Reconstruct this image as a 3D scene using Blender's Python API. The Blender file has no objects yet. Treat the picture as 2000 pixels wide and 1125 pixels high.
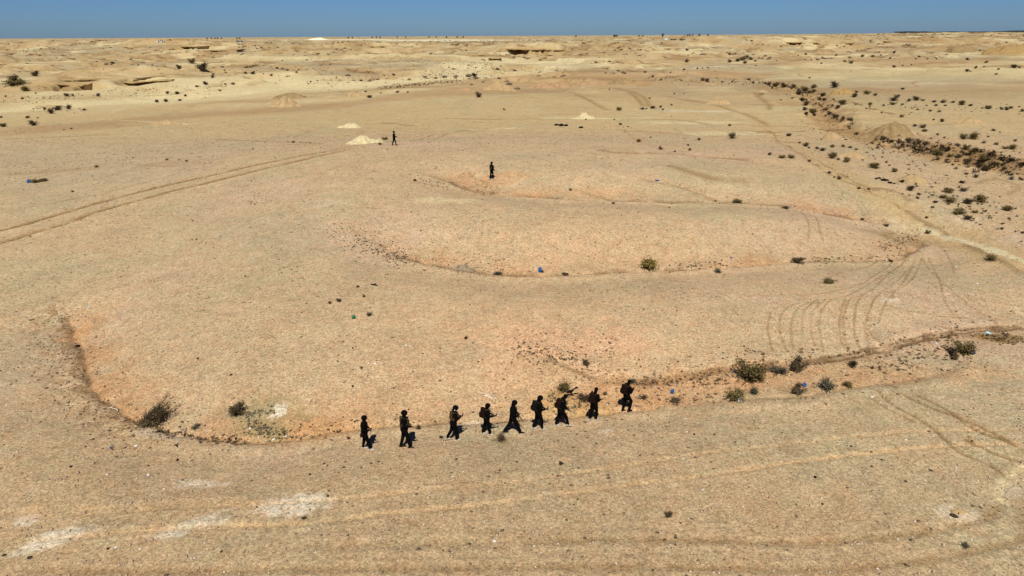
import bpy, bmesh, math, random
import numpy as np
from mathutils import Vector, Matrix
rad = math.radians
SC = bpy.context.scene
COL = SC.collection

# ------------------------------------------------------------------ camera
CAM_H = 17.0
FPX = 1330.0                      # focal length in pixels of the 2000 px wide photograph
PITCH = rad(20.35)
ROLL = rad(0.315)
fw = np.array([0, math.cos(PITCH), -math.sin(PITCH)])
r0 = np.array([1.0, 0, 0]); u0 = np.cross(r0, fw)
rt = r0*math.cos(ROLL) - u0*math.sin(ROLL)
up = u0*math.cos(ROLL) + r0*math.sin(ROLL)
cd = bpy.data.cameras.new('camera'); cam = bpy.data.objects.new('camera', cd); COL.objects.link(cam)
cam.matrix_world = Matrix(((rt[0], up[0], -fw[0], 0), (rt[1], up[1], -fw[1], 0), (rt[2], up[2], -fw[2], CAM_H), (0, 0, 0, 1)))
cd.sensor_width = 36; cd.lens = 36*FPX/2000; cd.clip_start = 0.5; cd.clip_end = 40000
SC.camera = cam

# ------------------------------------------------------------------ sky and sun
SUN_EL, SUN_AZ = 55.0, 183.0      # azimuth clockwise from +Y: the sun stands behind the camera
w = bpy.data.worlds.new("World"); SC.world = w; w.use_nodes = True
nt = w.node_tree; nt.nodes.clear()
sky = nt.nodes.new('ShaderNodeTexSky'); sky.sky_type = 'NISHITA'; sky.sun_disc = False
sky.sun_elevation = rad(SUN_EL); sky.sun_rotation = rad(SUN_AZ)
sky.altitude = 600; sky.air_density = 1.0; sky.dust_density = 0.6; sky.ozone_density = 2.5
tint = nt.nodes.new('ShaderNodeMix'); tint.data_type = 'RGBA'; tint.blend_type = 'MULTIPLY'
tint.inputs[0].default_value = 1.0; tint.inputs[7].default_value = (0.235, 0.44, 0.85, 1)
bg = nt.nodes.new('ShaderNodeBackground'); bg.inputs[1].default_value = 0.09
wo = nt.nodes.new('ShaderNodeOutputWorld')
# sky ramp: overhead darkened to lower fill light and deepen shadows, horizon kept brighter
tcw = nt.nodes.new('ShaderNodeTexCoord'); sx = nt.nodes.new('ShaderNodeSeparateXYZ'); gr = nt.nodes.new('ShaderNodeValToRGB')
gr.color_ramp.elements[0].position = 0.0; gr.color_ramp.elements[0].color = (0.30, 0.47, 0.79, 1)
gr.color_ramp.elements[1].position = 0.55; gr.color_ramp.elements[1].color = (0.13, 0.17, 0.26, 1)
e_ = gr.color_ramp.elements.new(0.07); e_.color = (0.23, 0.42, 0.76, 1); e_ = gr.color_ramp.elements.new(0.25); e_.color = (0.15, 0.21, 0.34, 1)
nt.links.new(tcw.outputs['Generated'], sx.inputs[0]); nt.links.new(sx.outputs['Z'], gr.inputs['Fac']); nt.links.new(gr.outputs['Color'], tint.inputs[7])
nt.links.new(sky.outputs[0], tint.inputs[6]); nt.links.new(tint.outputs[2], bg.inputs[0]); nt.links.new(bg.outputs[0], wo.inputs[0])
sd = bpy.data.lights.new('sun', 'SUN'); sd.energy = 4.7; sd.angle = rad(0.5); sd.color = (1.0, 0.965, 0.915)
so = bpy.data.objects.new('sun', sd); COL.objects.link(so)
sdir = Vector((math.sin(rad(SUN_AZ))*math.cos(rad(SUN_EL)), math.cos(rad(SUN_AZ))*math.cos(rad(SUN_EL)), math.sin(rad(SUN_EL))))
so.rotation_euler = sdir.to_track_quat('Z', 'Y').to_euler()
SC.view_settings.view_transform = 'Standard'; SC.view_settings.look = 'None'
SC.view_settings.exposure = 0.08; SC.view_settings.gamma = 1.0

random.seed(5); RNG = np.random.default_rng(11)

# ------------------------------------------------------------------ helpers
def lin(c):
    c = np.asarray(c, float)/255.0
    return np.where(c <= 0.04045, c/12.92, ((c+0.055)/1.055)**2.4)
def tag(o, label=None, cat=None, group=None, kind=None):
    if label: o['label'] = label
    if cat: o['category'] = cat
    if group: o['group'] = group
    if kind: o['kind'] = kind
    return o
def empty(name, loc=(0, 0, 0), rz=0):
    o = bpy.data.objects.new(name, None); COL.objects.link(o); o.location = loc
    o.rotation_euler = (0, 0, rz); o.empty_display_size = 0.3
    return o
def link(name, me, parent=None):
    o = bpy.data.objects.new(name, me); COL.objects.link(o)
    if parent is not None: o.parent = parent
    return o
class MB:
    def __init__(s): s.v = []; s.f = []; s.m = []
    def add(s, vs, fs, mi=0):
        n = len(s.v); s.v += [tuple(v) for v in vs]; s.f += [tuple(i+n for i in f) for f in fs]; s.m += [mi]*len(fs)
    def tube(s, pts, rs, seg=8, flat=(1, 1), mi=0, cap=True, side=None):
        """swept tube; rounded caps; flat = scale across (side, other)"""
        P = [Vector(p) for p in pts]; rs = list(rs)
        if cap:
            d0 = (P[0]-P[1]).normalized(); d1 = (P[-1]-P[-2]).normalized()
            a, b = P[0], P[-1]; ra, rb = rs[0], rs[-1]
            P = [a+d0*ra*.95, a+d0*ra*.7]+P+[b+d1*rb*.7, b+d1*rb*.95]
            rs = [ra*.25, ra*.7]+rs+[rb*.7, rb*.25]
        n = len(P); vs = []; fs = []
        for i in range(n):
            t = (P[min(i+1, n-1)]-P[max(i-1, 0)]).normalized()
            sd_ = Vector(side) if side else Vector((0, 1, 0))
            if abs(t.dot(sd_)) > .95: sd_ = Vector((1, 0, 0))
            a = (sd_-t*t.dot(sd_)).normalized(); b = t.cross(a)
            for k in range(seg):
                an = 2*math.pi*k/seg
                vs.append(P[i]+a*math.cos(an)*rs[i]*flat[0]+b*math.sin(an)*rs[i]*flat[1])
        for i in range(n-1):
            for k in range(seg):
                k2 = (k+1) % seg
                fs.append((i*seg+k, i*seg+k2, (i+1)*seg+k2, (i+1)*seg+k))
        fs.append(tuple(range(seg))[::-1]); fs.append(tuple((n-1)*seg+k for k in range(seg)))
        s.add(vs, fs, mi)
    def ball(s, c, r, seg=12, ring=8, mi=0, rot=None):
        c = Vector(c); r = r if hasattr(r, '__len__') else (r, r, r)
        vs = []; fs = []
        R = rot or Matrix.Identity(3)
        for i in range(1, ring):
            th = math.pi*i/ring
            for k in range(seg):
                ph = 2*math.pi*k/seg
                vs.append(c+R @ Vector((r[0]*math.sin(th)*math.cos(ph), r[1]*math.sin(th)*math.sin(ph), r[2]*math.cos(th))))
        a = len(vs); vs.append(c+R @ Vector((0, 0, r[2]))); vs.append(c-R @ Vector((0, 0, r[2])))
        for i in range(ring-2):
            for k in range(seg):
                k2 = (k+1) % seg
                fs.append((i*seg+k, (i+1)*seg+k, (i+1)*seg+k2, i*seg+k2))
        for k in range(seg):
            k2 = (k+1) % seg
            fs.append((a, k, k2)); fs.append((a+1, (ring-2)*seg+k2, (ring-2)*seg+k))
        s.add(vs, fs, mi)
    def box(s, c, d, rot=None, mi=0, bev=0.12):
        """box with chamfered vertical and horizontal edges"""
        c = Vector(c); R = rot or Matrix.Identity(3); h = [x/2 for x in d]; b = min(d)*bev
        vs = []; 
        for z, ins in ((-h[2], b), (-h[2]+b, 0), (h[2]-b, 0), (h[2], b)):
            x, y = h[0]-ins, h[1]-ins
            for p in ((x-b, -y), (x, -y+b), (x, y-b), (x-b, y), (-x+b, y), (-x, y-b), (-x, -y+b), (-x+b, -y)):
                vs.append(c+R @ Vector((p[0], p[1], z)))
        fs = [tuple(range(8))[::-1], tuple(range(24, 32))]
        for i in range(3):
            for k in range(8):
                k2 = (k+1) % 8; fs.append((i*8+k, i*8+k2, (i+1)*8+k2, (i+1)*8+k))
        s.add(vs, fs, mi)
    def mesh(s, name, mats, smooth=False):
        me = bpy.data.meshes.new(name); me.from_pydata(s.v, [], s.f)
        for m in (mats if isinstance(mats, (list, tuple)) else [mats]): me.materials.append(m)
        if any(s.m): me.polygons.foreach_set('material_index', s.m)
        if smooth: me.polygons.foreach_set('use_smooth', [True]*len(s.f))
        me.update(); return me
    def build(s, name, mats, parent=None, smooth=False): return link(name, s.mesh(name, mats, smooth), parent)

def fused(mb, name, mat, vox=0.009, it=3, parent=None):
    """one continuous surface out of overlapping closed pieces"""
    me = mb.mesh(name+'_raw', mat); tmp = bpy.data.objects.new('tmp', me); COL.objects.link(tmp)
    m = tmp.modifiers.new('r', 'REMESH'); m.mode = 'VOXEL'; m.voxel_size = vox; m.use_smooth_shade = True
    if it: k = tmp.modifiers.new('s', 'SMOOTH'); k.iterations = it; k.factor = .5
    dg = bpy.context.evaluated_depsgraph_get(); dg.update()
    out = bpy.data.meshes.new_from_object(tmp.evaluated_get(dg)); out.name = name
    out.materials.clear(); out.materials.append(mat)
    out.polygons.foreach_set('use_smooth', [True]*len(out.polygons))
    bpy.data.objects.remove(tmp); bpy.data.meshes.remove(me)
    return link(name, out, parent)

def mat(name, col, rough=0.9, var=0.25, scale=8.0, spec=0.2, col2=None, bump=0.0, bscale=40.0, metal=0.0, objvar=0.0):
    m = bpy.data.materials.new(name); m.use_nodes = True; n = m.node_tree; b = n.nodes['Principled BSDF']
    tc = n.nodes.new('ShaderNodeTexCoord'); no = n.nodes.new('ShaderNodeTexNoise')
    no.inputs['Scale'].default_value = scale; no.inputs['Detail'].default_value = 5
    n.links.new(tc.outputs['Object'], no.inputs['Vector'])
    rp = n.nodes.new('ShaderNodeValToRGB'); rp.color_ramp.elements[0].position = .3; rp.color_ramp.elements[1].position = .7
    c2 = col2 or [min(1, c*(1+var)) for c in col]; c1 = [c*(1-var) for c in col]
    rp.color_ramp.elements[0].color = (*c1, 1); rp.color_ramp.elements[1].color = (*c2, 1)
    n.links.new(no.outputs['Fac'], rp.inputs['Fac'])
    last = rp.outputs['Color']
    if objvar:
        oi = n.nodes.new('ShaderNodeObjectInfo'); mr = n.nodes.new('ShaderNodeMapRange')
        mr.inputs['To Min'].default_value = 1-objvar; mr.inputs['To Max'].default_value = 1+objvar
        mx = n.nodes.new('ShaderNodeVectorMath'); mx.operation = 'SCALE'
        n.links.new(oi.outputs['Random'], mr.inputs['Value']); n.links.new(last, mx.inputs[0]); n.links.new(mr.outputs[0], mx.inputs['Scale'])
        last = mx.outputs[0]
    n.links.new(last, b.inputs['Base Color'])
    b.inputs['Roughness'].default_value = rough; b.inputs['Specular IOR Level'].default_value = spec; b.inputs['Metallic'].default_value = metal
    if bump:
        n2 = n.nodes.new('ShaderNodeTexNoise'); n2.inputs['Scale'].default_value = bscale; n2.inputs['Detail'].default_value = 4
        bp = n.nodes.new('ShaderNodeBump'); bp.inputs['Strength'].default_value = bump; bp.inputs['Distance'].default_value = .05
        n.links.new(tc.outputs['Object'], n2.inputs['Vector']); n.links.new(n2.outputs['Fac'], bp.inputs['Height']); n.links.new(bp.outputs[0], b.inputs['Normal'])
    return m

# ------------------------------------------------------------------ noise
_TAB = np.random.default_rng(99).random((512, 512)).astype(np.float32)*2-1
def vn(x, y, s=0):
    x, y = np.broadcast_arrays(np.asarray(x, float), np.asarray(y, float))
    fl = np.floor(x); fx = (x-fl).astype(np.float32); i = fl.astype(np.int32)+s*57; fl = np.floor(y); fy = (y-fl).astype(np.float32); j = fl.astype(np.int32)+s*131
    fx = fx*fx*(3-2*fx); fy = fy*fy*(3-2*fy)
    i0 = (i & 511)*512; i1 = ((i+1) & 511)*512; j0 = j & 511; j1 = (j+1) & 511; T = _TAB.ravel()
    a = T[i0+j0]; b = T[i1+j0]; c = T[i0+j1]; d = T[i1+j1]
    a = a+(b-a)*fx; c = c+(d-c)*fx
    return a+(c-a)*fy
def fbm(x, y, wl, oct=4, s=0, gain=.5):
    t = 0; a = 1; tot = 0
    x = np.asarray(x, float)/wl; y = np.asarray(y, float)/wl
    for k in range(oct):
        t = t + a*vn(x, y, s+k*7); tot += a
        x, y = 1.62*x+1.19*y+3.7, -1.19*x+1.62*y+9.1; a *= gain
    return t/tot
def ss(a, b, x):
    t = np.clip((x-a)/(b-a), 0, 1); return t*t*(3-2*t)

# ------------------------------------------------------------------ terrain: large shapes
def base_h(x, y):
    d = ((x+4)/42)**2 + np.where(y < 80, ((y-80)/30)**2, ((y-80)/26)**2)
    h = 4.2*np.exp(-d/2*1.15)
    h = h + 8.0*ss(560, 820, y) + 7.5*ss(.30, .55, x/np.maximum(y, 1))*ss(800, 1150, y)
    h = h + 1.2*ss(.3, .8, x/np.maximum(y, 1))*ss(90, 200, y)
    return h
def rays(px, py):
    px = np.asarray(px, float); py = np.asarray(py, float)
    a = (px-1000)/FPX; b = (562.5-py)/FPX
    d = fw[None]+a[:, None]*rt[None]+b[:, None]*up[None]
    return d
def cast(px, py, hf, ymax=9000):
    d = rays(px, py); d = d/d[:, 1:2]
    Y = np.geomspace(8, ymax, 700); lo = np.full(len(d), 8.0); hi = np.full(len(d), float(ymax)); found = np.zeros(len(d), bool)
    prev = Y[0]
    for v in Y[1:]:
        z = CAM_H+d[:, 2]*v; g = hf(d[:, 0]*v, np.full(len(d), v))
        hit = (~found) & (z <= g)
        lo[hit] = prev; hi[hit] = v; found |= hit; prev = v
    for _ in range(14):
        m = (lo+hi)/2; z = CAM_H+d[:, 2]*m; below = z <= hf(d[:, 0]*m, m)
        hi = np.where(below & found, m, hi); lo = np.where(~below & found, m, lo)
    m = np.where(found, hi, 2500.0)
    return np.stack([d[:, 0]*m, m, hf(d[:, 0]*m, m)], 1)
def W(pts):
    p = np.array(pts, float); g = cast(p[:, 0], p[:, 1], base_h); return g[:, :2]
def smooth_line(p, k=3):
    """Catmull-Rom through the given ground points"""
    p = np.asarray(p); out = []
    for i in range(len(p)-1):
        a, b, c, d = p[max(i-1, 0)], p[i], p[i+1], p[min(i+2, len(p)-1)]
        for t in np.arange(k)/k:
            out.append(.5*((2*b)+(c-a)*t+(2*a-5*b+4*c-d)*t*t+(3*b-a-3*c+d)*t**3))
    out.append(p[-1]); return np.array(out)
def pdist(X, Y, pts, reach, an=1.0):
    """points near a polyline: their index, distance, signed side (+ = left of travel) and 0..1 position along it"""
    P = np.asarray(pts, float).copy(); P[:, 1] /= an
    box = np.nonzero((X > P[:, 0].min()-reach) & (X < P[:, 0].max()+reach) & (Y > (P[:, 1].min()-reach)*an) & (Y < (P[:, 1].max()+reach)*an))[0]
    bx, by = X[box], Y[box]/an; n = len(P)-1
    d0 = np.full(len(box), 1e9); s0 = np.zeros(len(box)); t0 = np.zeros(len(box))
    for i in range(n):
        a, b = P[i], P[i+1]; e = b-a; L = max(e@e, 1e-9)
        q = np.nonzero((bx > min(a[0], b[0])-reach) & (bx < max(a[0], b[0])+reach) & (by > min(a[1], b[1])-reach) & (by < max(a[1], b[1])+reach))[0]
        if not len(q): continue
        ux, uy = bx[q]-a[0], by[q]-a[1]
        t = np.clip((ux*e[0]+uy*e[1])/L, 0, 1); dx, dy = ux-e[0]*t, uy-e[1]*t; dd = np.hypot(dx, dy)
        m = dd < d0[q]; qq = q[m]
        d0[qq] = dd[m]; s0[qq] = np.sign(e[0]*dy[m]-e[1]*dx[m]); t0[qq] = (i+t[m])/n
    k = d0 < reach*1.5
    return box[k], d0[k], s0[k], t0[k]

# ------------------------------------------------------------------ ground sheet (fans out from under the viewpoint to the horizon)
# density: ~ one row per picture line, and never coarser than 0.7 % of the distance
RY = []
y_ = 7.0
while y_ < 13000:
    RY.append(y_); y_ += 1.0/(7000.0/(y_*y_) + 150.0/y_)
RY = np.array(RY); NR = len(RY)
cu = np.concatenate([np.linspace(-2.6, -.86, 80, endpoint=False), np.linspace(-.86, .86, 1060, endpoint=False), np.linspace(.86, 2.6, 81)]); NC = len(cu)
Y0 = 2.0
GX = (cu[None, :]*(RY[:, None]+Y0)).ravel(); GY = np.repeat(RY, NC)
H = base_h(GX, GY)
X, Y = GX, GY
rng_ = np.hypot(X, Y)

# wandering coordinates make every painted outline irregular
wx = fbm(X, Y, 6, 3, 31); wy = fbm(X, Y, 6, 3, 47)
XW = X+.35*wx*np.clip(Y/40, .5, 8)+.16*fbm(X, Y, 1.1, 3, 33); YW = Y+.35*wy*np.clip(Y/40, .5, 8)+.16*fbm(X, Y, 1.1, 3, 49)

farm = ss(110, 260, Y)
H += .26*fbm(X, Y, 17, 3, 1)*(1-.3*farm) + .075*fbm(X, Y, 4.2, 3, 2)*(1-farm) + .026*fbm(X, Y, .9, 3, 3)*(1-ss(60, 120, Y)) + .012*fbm(X, Y, .26, 2, 11)*(1-ss(35, 60, Y))
H += farm*(1.8*fbm(X, Y, 95, 5, 4) + 1.5*np.abs(fbm(X, Y, 46, 4, 5)) + .6*fbm(X, Y, 16, 4, 8)*ss(170, 320, Y) + 2.0*(np.abs(fbm(X, Y, 34, 4, 9))-.25)*ss(350, 520, Y)*(1-.88*ss(560, 950, Y))) + ss(600, 1200, Y)*1.2*fbm(X, Y, 300, 4, 6)

# flat-topped terraces with eroded edges across the far country
def terr(x, y, wl, s):
    f = fbm(x, y, wl, 5, s, .55)*3.2; k = np.floor(f); t = f-k
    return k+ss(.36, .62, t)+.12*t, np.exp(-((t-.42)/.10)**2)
t1, e1 = terr(X, Y*1.25, 70, 12); t2, e2 = terr(X, Y*1.2, 130, 15)
am = ss(180, 300, Y)*(1-.8*ss(.12, .35, X/np.maximum(Y, 1))*(1-ss(420, 600, Y)))
fd_ = 1-.88*ss(560, 950, Y)
H += am*fd_*(1.7*t1+.3) + ss(380, 520, Y)*fd_*(1.7*t2+.3)
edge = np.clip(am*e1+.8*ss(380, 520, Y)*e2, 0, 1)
# colours (albedo); display targets measured from the photograph, divided by the light on flat ground
K = np.array([0.835, 0.856, 0.792])
def A(r, g, b): return lin((r, g, b))*K
near_c = A(189, 160, 126); mid_c = A(198, 169, 135); pink = A(199, 168, 141); green = A(184, 165, 132)
peach = A(209, 171, 134); orange = A(205, 155, 112); farc = A(194, 167, 126); pale = A(219, 200, 159); white = A(218, 205, 182)
brown = A(168, 133, 98); grey = A(178, 161, 131); dark = A(122, 94, 64); dust = A(222, 204, 182); wadi = A(176, 142, 103)
C = np.empty((len(X), 3)); C[:] = mid_c
def mix(c, m, I=None):
    m = np.clip(m, 0, 1)[:, None]; c = np.asarray(c)[None]
    if I is None:
        I = np.nonzero(m[:, 0] > .002)[0]; m = m[I]
    C[I] = C[I]*(1-m)+c*m
mix(near_c, 1-ss(20, 31, Y+2.5*wx))
mix(farc, ss(95, 150, Y))
n1 = fbm(X, Y, 13, 4, 60); n2 = fbm(X, Y, 9, 4, 61); n3 = fbm(X, Y*.5, 60, 5, 62)
mix(pink, ss(.0, .5, n1)*.75*(1-ss(90, 130, Y)))
mix(green, ss(.05, .5, n2)*.6*(1-.4*farm))
mix(grey, ss(-.05, .35, n3)*.85*farm); mix(pale, ss(.08, .4, -n3)*.6*farm)
n6 = fbm(X, Y, 22, 5, 66); mix(A(158, 126, 88), ss(.10, .4, n6)*.75*farm*ss(150, 260, Y)); mix(pale, ss(.12, .42, -n6)*.75*farm*ss(150, 260, Y))
n4 = fbm(X*.35, Y, 70, 5, 63); mix(brown, ss(.08, .45, n4)*.45*farm)
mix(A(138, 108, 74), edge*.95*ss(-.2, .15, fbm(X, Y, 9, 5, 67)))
HG = H.reshape(NR, NC)          # a view: it follows every later change of H
# left flats beyond the wheel track: greyer
mix(green, ss(.28, .6, -X/(Y+1))*ss(55, 75, Y)*(1-ss(110, 140, Y))*.55)
# centre of the lower basin: peach sand
b1 = np.exp(-(((X-0.5)/9)**2+((Y-34)/6.5)**2)); mix(peach, b1*1.1*ss(-.6, .3, fbm(X, Y, 3, 4, 64)+.2))
b2 = np.exp(-(((X-6)/11)**2+((Y-50)/6)**2)); mix(peach, b2*.6)

def hgrid(x, y):
    """height of the finished ground sheet, bilinear on its own grid"""
    x = np.asarray(x, float); y = np.clip(np.asarray(y, float), RY[0], RY[-2]); u = np.clip(x/(y+Y0), cu[0], cu[-2])
    i = np.clip(np.searchsorted(RY, y, side='right')-1, 0, NR-2); j = np.clip(np.searchsorted(cu, u, side='right')-1, 0, NC-2)
    ty = (y-RY[i])/(RY[i+1]-RY[i]); tx = (u-cu[j])/(cu[j+1]-cu[j])
    return (HG[i, j]*(1-tx)+HG[i, j+1]*tx)*(1-ty)+(HG[i+1, j]*(1-tx)+HG[i+1, j+1]*tx)*ty
def near_h(x, y):
    k = ss(130, 180, y); return hgrid(x, y)*(1-k)+base_h(x, y)*k
def W(pts, off=0.0):
    p = np.array(pts, float); return cast(p[:, 0], p[:, 1], lambda x, y: near_h(x, y)-off)[:, :2]

def valley(pts, wid, dep, floor_w, side, rill=.14, rw=.11, dk_=.8, bk_=.5, om=.85, head=.12, an=1.0):
    """broad gully with a silty orange floor on one side of a sharp rill"""
    L = smooth_line(W(pts, dep+rill*.5), 4)
    I, D, S, T = pdist(XW, YW, L, wid*2.6); x, y = X[I], Y[I]
    tp = ss(0, head, T)
    H[I] -= dep*tp*np.exp(-(D/wid)**2) + rill*tp*np.exp(-(D/.22)**2)
    H[I] += np.where(S*side > 0, 0, .10*tp*np.exp(-((D-.7)/.5)**2))
    nn = fbm(x, y, 2.6, 5, 71); n2_ = fbm(x, y*1.6, .9, 4, 76)
    fl = np.where(S*side > 0, np.exp(-(D/(floor_w*(1+.45*nn)))**2), np.exp(-(D/.25)**2))
    mix(orange, om*tp*fl*ss(-.5, .4, nn*.8+n2_*.5+.1)*(.35+.65*ss(-.25, .3, fbm(x, y, 8, 2, 78))), I)
    mix(brown, .45*tp*fl*ss(.05, .4, n2_), I)
    mix(dark, dk_*tp*np.exp(-(D/rw)**2)*ss(-.3, .2, fbm(x, y, 1.3, 3, 72)+.1), I)
    mix(brown, bk_*tp*np.where(S*side > 0, .35, 1)*np.exp(-(D/.5)**2)*ss(-.1, .4, fbm(x, y, .8, 3, 73)), I)
def band(pts, w_, c_, a_, an=1.0, nz=.6, wl=20, lift=0.0):
    """long streak of differently coloured ground"""
    I, D, S, T = pdist(XW, YW, smooth_line(W(pts), 3), w_*2.2, an)
    m = ss(1.3, .2, D/w_+nz*1.3*fbm(X[I], Y[I]/an, wl, 5, 83))*ss(0, .08, T)*ss(1, .92, T)
    mix(c_, a_*m, I)
    if lift: H[I] += lift*m
G1 = [(130, 612), (148, 660), (165, 712), (185, 762), (215, 795), (285, 832), (350, 850), (430, 861), (520, 862), (620, 850), (700, 838), (860, 826), (1000, 822), (1130, 806), (1200, 797), (1270, 792)]
valley(G1, 3.4, .8, 2.1, 1, om=.75, head=.05)
G1c = [(1240, 792), (1400, 782), (1560, 772), (1690, 750), (1750, 743), (1830, 727), (1866, 705)]
valley(G1c, 2.6, .28, 1.3, 1, rill=.04, om=.3, head=.25, dk_=.4, bk_=.3)
G1b = [(1000, 690), (1060, 705), (1120, 722), (1180, 742), (1245, 745), (1330, 738), (1450, 716), (1590, 708), (1700, 690), (1800, 668), (1900, 647), (2000, 640), (2100, 632)]
valley(G1b, 2.6, .40, 1.3, -1, rill=.10, om=.6, head=.2, bk_=.25)
for off_ in (0, -7):
    band([(x_, y_+off_) for x_, y_ in G1b[3:]], .11, A(110, 82, 54), .75, wl=.8, nz=1.3, lift=-.05)
G2 = [(640, 445), (690, 470), (745, 495), (800, 513), (900, 528), (980, 537), (1100, 538), (1200, 532), (1300, 527), (1420, 522), (1560, 514), (1680, 511), (1750, 505), (1800, 470)]
valley(G2, 4.8, 1.35, 2.4, 1, rw=.26, om=.62, head=.3)
G3 = [(790, 350), (850, 361), (920, 373), (1000, 384), (1080, 390), (1200, 393), (1320, 397), (1440, 398), (1540, 406), (1640, 425), (1740, 440)]
valley(G3, 5.0, 1.3, 2.4, 1, rw=.4, rill=.12, om=.62, head=.2)
G3b = [(905, 338), (940, 352), (950, 368), (958, 380)]
valley(G3b, 2.0, .3, 2.2, -1, om=.6, head=.1)
for pts in ([(1110, 366), (1150, 378), (1200, 393)], [(1250, 350), (1310, 362), (1370, 382), (1400, 396)], [(1180, 240), (1230, 262), (1290, 295), (1420, 312), (1560, 330)]):
    valley(pts, 1.5, .2, .8, 1, rill=.08, om=.4)
# left gully: stony dark western bank, orange floor, head cut
I_, D, S, T = pdist(XW, YW, smooth_line(W(G1[:6]), 4), 4)
n5 = fbm(X[I_], Y[I_], .32, 4, 75, .7)
mix(dark, np.where(S > 0, .12, 1)*np.exp(-(D/1.0)**2)*ss(.0, .22, n5), I_)
mix(brown, np.where(S > 0, 0, .7)*np.exp(-(D/2.2)**2)*ss(-.2, .2, n5), I_)
# between the two rills on the right the whole floor is reddish
for p0, rx, ry, c_, a_ in (((1560, 735), 9, 1.3, orange, .5), ((1330, 765), 5, 1.6, orange, .45), ((1190, 775), 3.2, 1.4, orange, .5), ((1105, 790), 2.6, 1.0, A(206, 160, 100), .5),
                           ((640, 838), 3, .8, A(204, 156, 110), .5), ((575, 838), 2.2, 1.2, A(202, 152, 104), .55), ((520, 820), 1.8, 1.6, A(172, 150, 108), .7), ((490, 806), 1.3, .6, A(160, 148, 116), .5),
                           ((1000, 640), 4, 1.6, peach, .6), ((1130, 672), 4, 1.4, A(212, 166, 132), .6), ((150, 655), .7, 1.2, orange, .7), ((1960, 660), 2.0, .7, A(150, 118, 70), .85),
                           ((905, 525), 1.3, .5, A(146, 134, 114), .8), ((985, 345), 3, 1.6, orange, .5), ((1100, 378), 9, 1.2, orange, .35), ((1765, 470), 3.4, 2.2, A(150, 120, 78), .55),
                           ((1560, 470), 8, 3, pink, .5), ((1770, 395), 7, 4, grey, .6), ((870, 390), 2.6, 1.0, pale, .6), ((1345, 305), 9, 4, pink, .4), ((330, 320), 5, 2.5, brown, .35), ((120, 333), 6, 2, brown, .4),
                           ((1280, 150), 60, 22, A(196, 158, 118), .5), ((1130, 165), 40, 9, A(194, 156, 116), .55), ((1560, 205), 16, 6, wadi, .7), ((1240, 320), 10, 4, grey, .25), ((1360, 240), 12, 3, pale, .6), ((1180, 232), 14, 1.6, pale, .7), ((1430, 260), 10, 3, pale, .7), ((1380, 218), 9, 3, white, .5)):
    c0 = W([p0])[0]; an = ry/rx
    q = ((XW-c0[0])/rx)**2+((YW-c0[1])/ry)**2; I_ = np.nonzero(q < 3.2)[0]
    mix(c_, a_*ss(1.6, .15, q[I_]+1.3*fbm(X[I_], Y[I_], max(.5, rx*.28), 5, 77)), I_)

# pale dust smears
for p0, rx, ry, rot, a_ in (((395, 940), .95, .3, 0, .95), ((588, 985), 1.2, .6, .1, .95), ((528, 984), .6, .3, 0, .5), ((375, 1025), 1.1, .36, .35, .75), ((430, 997), .5, .13, .5, .3), ((55, 1015), .5, .28, 0, .7), ((110, 1050), 1.2, .36, .45, .95), ((60, 1072), .7, .2, .3, .6),
                            ((1180, 842), .35, .3, 0, .6), ((925, 827), .75, .16, .25, .75), ((960, 770), .45, .1, -.5, .9), ((544, 803), .34, .55, 0, 1), ((1732, 585), .7, .35, 0, .7), ((315, 850), 1.3, .35, -.1, .35), ((1870, 1003), .8, .4, -.3, .5),
                            ((1985, 960), .5, .7, 0, .35), ((1790, 428), 2.6, 1.6, 0, .4), ((1870, 435), 1.6, 1.5, 0, .5), ((1830, 450), 2.0, .4, 0, .5), ((1940, 470), 2, 1.2, 0, .3), ((640, 395), 2, 1, 0, .15)):
    c0 = W([p0])[0]; dx, dy = XW-c0[0], YW-c0[1]; ca, sa = math.cos(rot), math.sin(rot)
    q = ((dx*ca+dy*sa)/rx)**2+((dy*ca-dx*sa)/ry)**2
    near = np.nonzero(q < 4)[0]
    mix(dust, a_*ss(1.9, .2, q[near]+1.2*fbm(X[near], Y[near], .6, 5, 79)+1.3*fbm(X[near], Y[near], .22, 3, 80, .8)), near)

band([(-60, 212), (100, 203), (250, 192), (420, 180), (620, 170), (820, 158), (960, 146), (1100, 140)], 11, pale, .85, an=1.6, wl=30, lift=-.6)
band([(450, 166), (620, 160), (760, 158), (880, 146), (1000, 133), (1120, 128)], 13, pale, .7, an=1.6, wl=30)
band([(400, 112), (600, 114), (800, 118), (950, 126), (1080, 134), (1150, 130)], 22, pale, .75, an=1.6, wl=40)
band([(-60, 262), (120, 250), (260, 238), (420, 222), (560, 213), (700, 200), (860, 186), (1000, 182), (1150, 178)], 7, brown, .6, an=1.5, wl=22)
band([(380, 200), (520, 196), (640, 188), (700, 186)], 6, brown, .55, an=1.4, wl=20)
band([(500, 79.5), (620, 77.8), (760, 78.3), (900, 79), (1080, 79)], 120, A(232, 220, 190), .9, an=2.0, nz=.4, wl=150)
band([(1320, 76), (1400, 76.5), (1480, 77)], 60, A(235, 222, 190), .7, an=2.0, wl=80)
band([(1200, 82), (1260, 81), (1300, 81)], 70, brown, .6, an=2.0, wl=80)
band([(1530, 150), (1650, 150), (1800, 150), (2010, 150)], 30, A(200, 180, 138), .6, an=1.4, wl=50)
band([(1480, 235), (1530, 270), (1580, 300), (1650, 345), (1740, 395), (1830, 440), (1930, 490), (2030, 545)], 2.6, A(197, 166, 122), .75, wl=7, nz=.35, lift=-.12)
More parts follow.
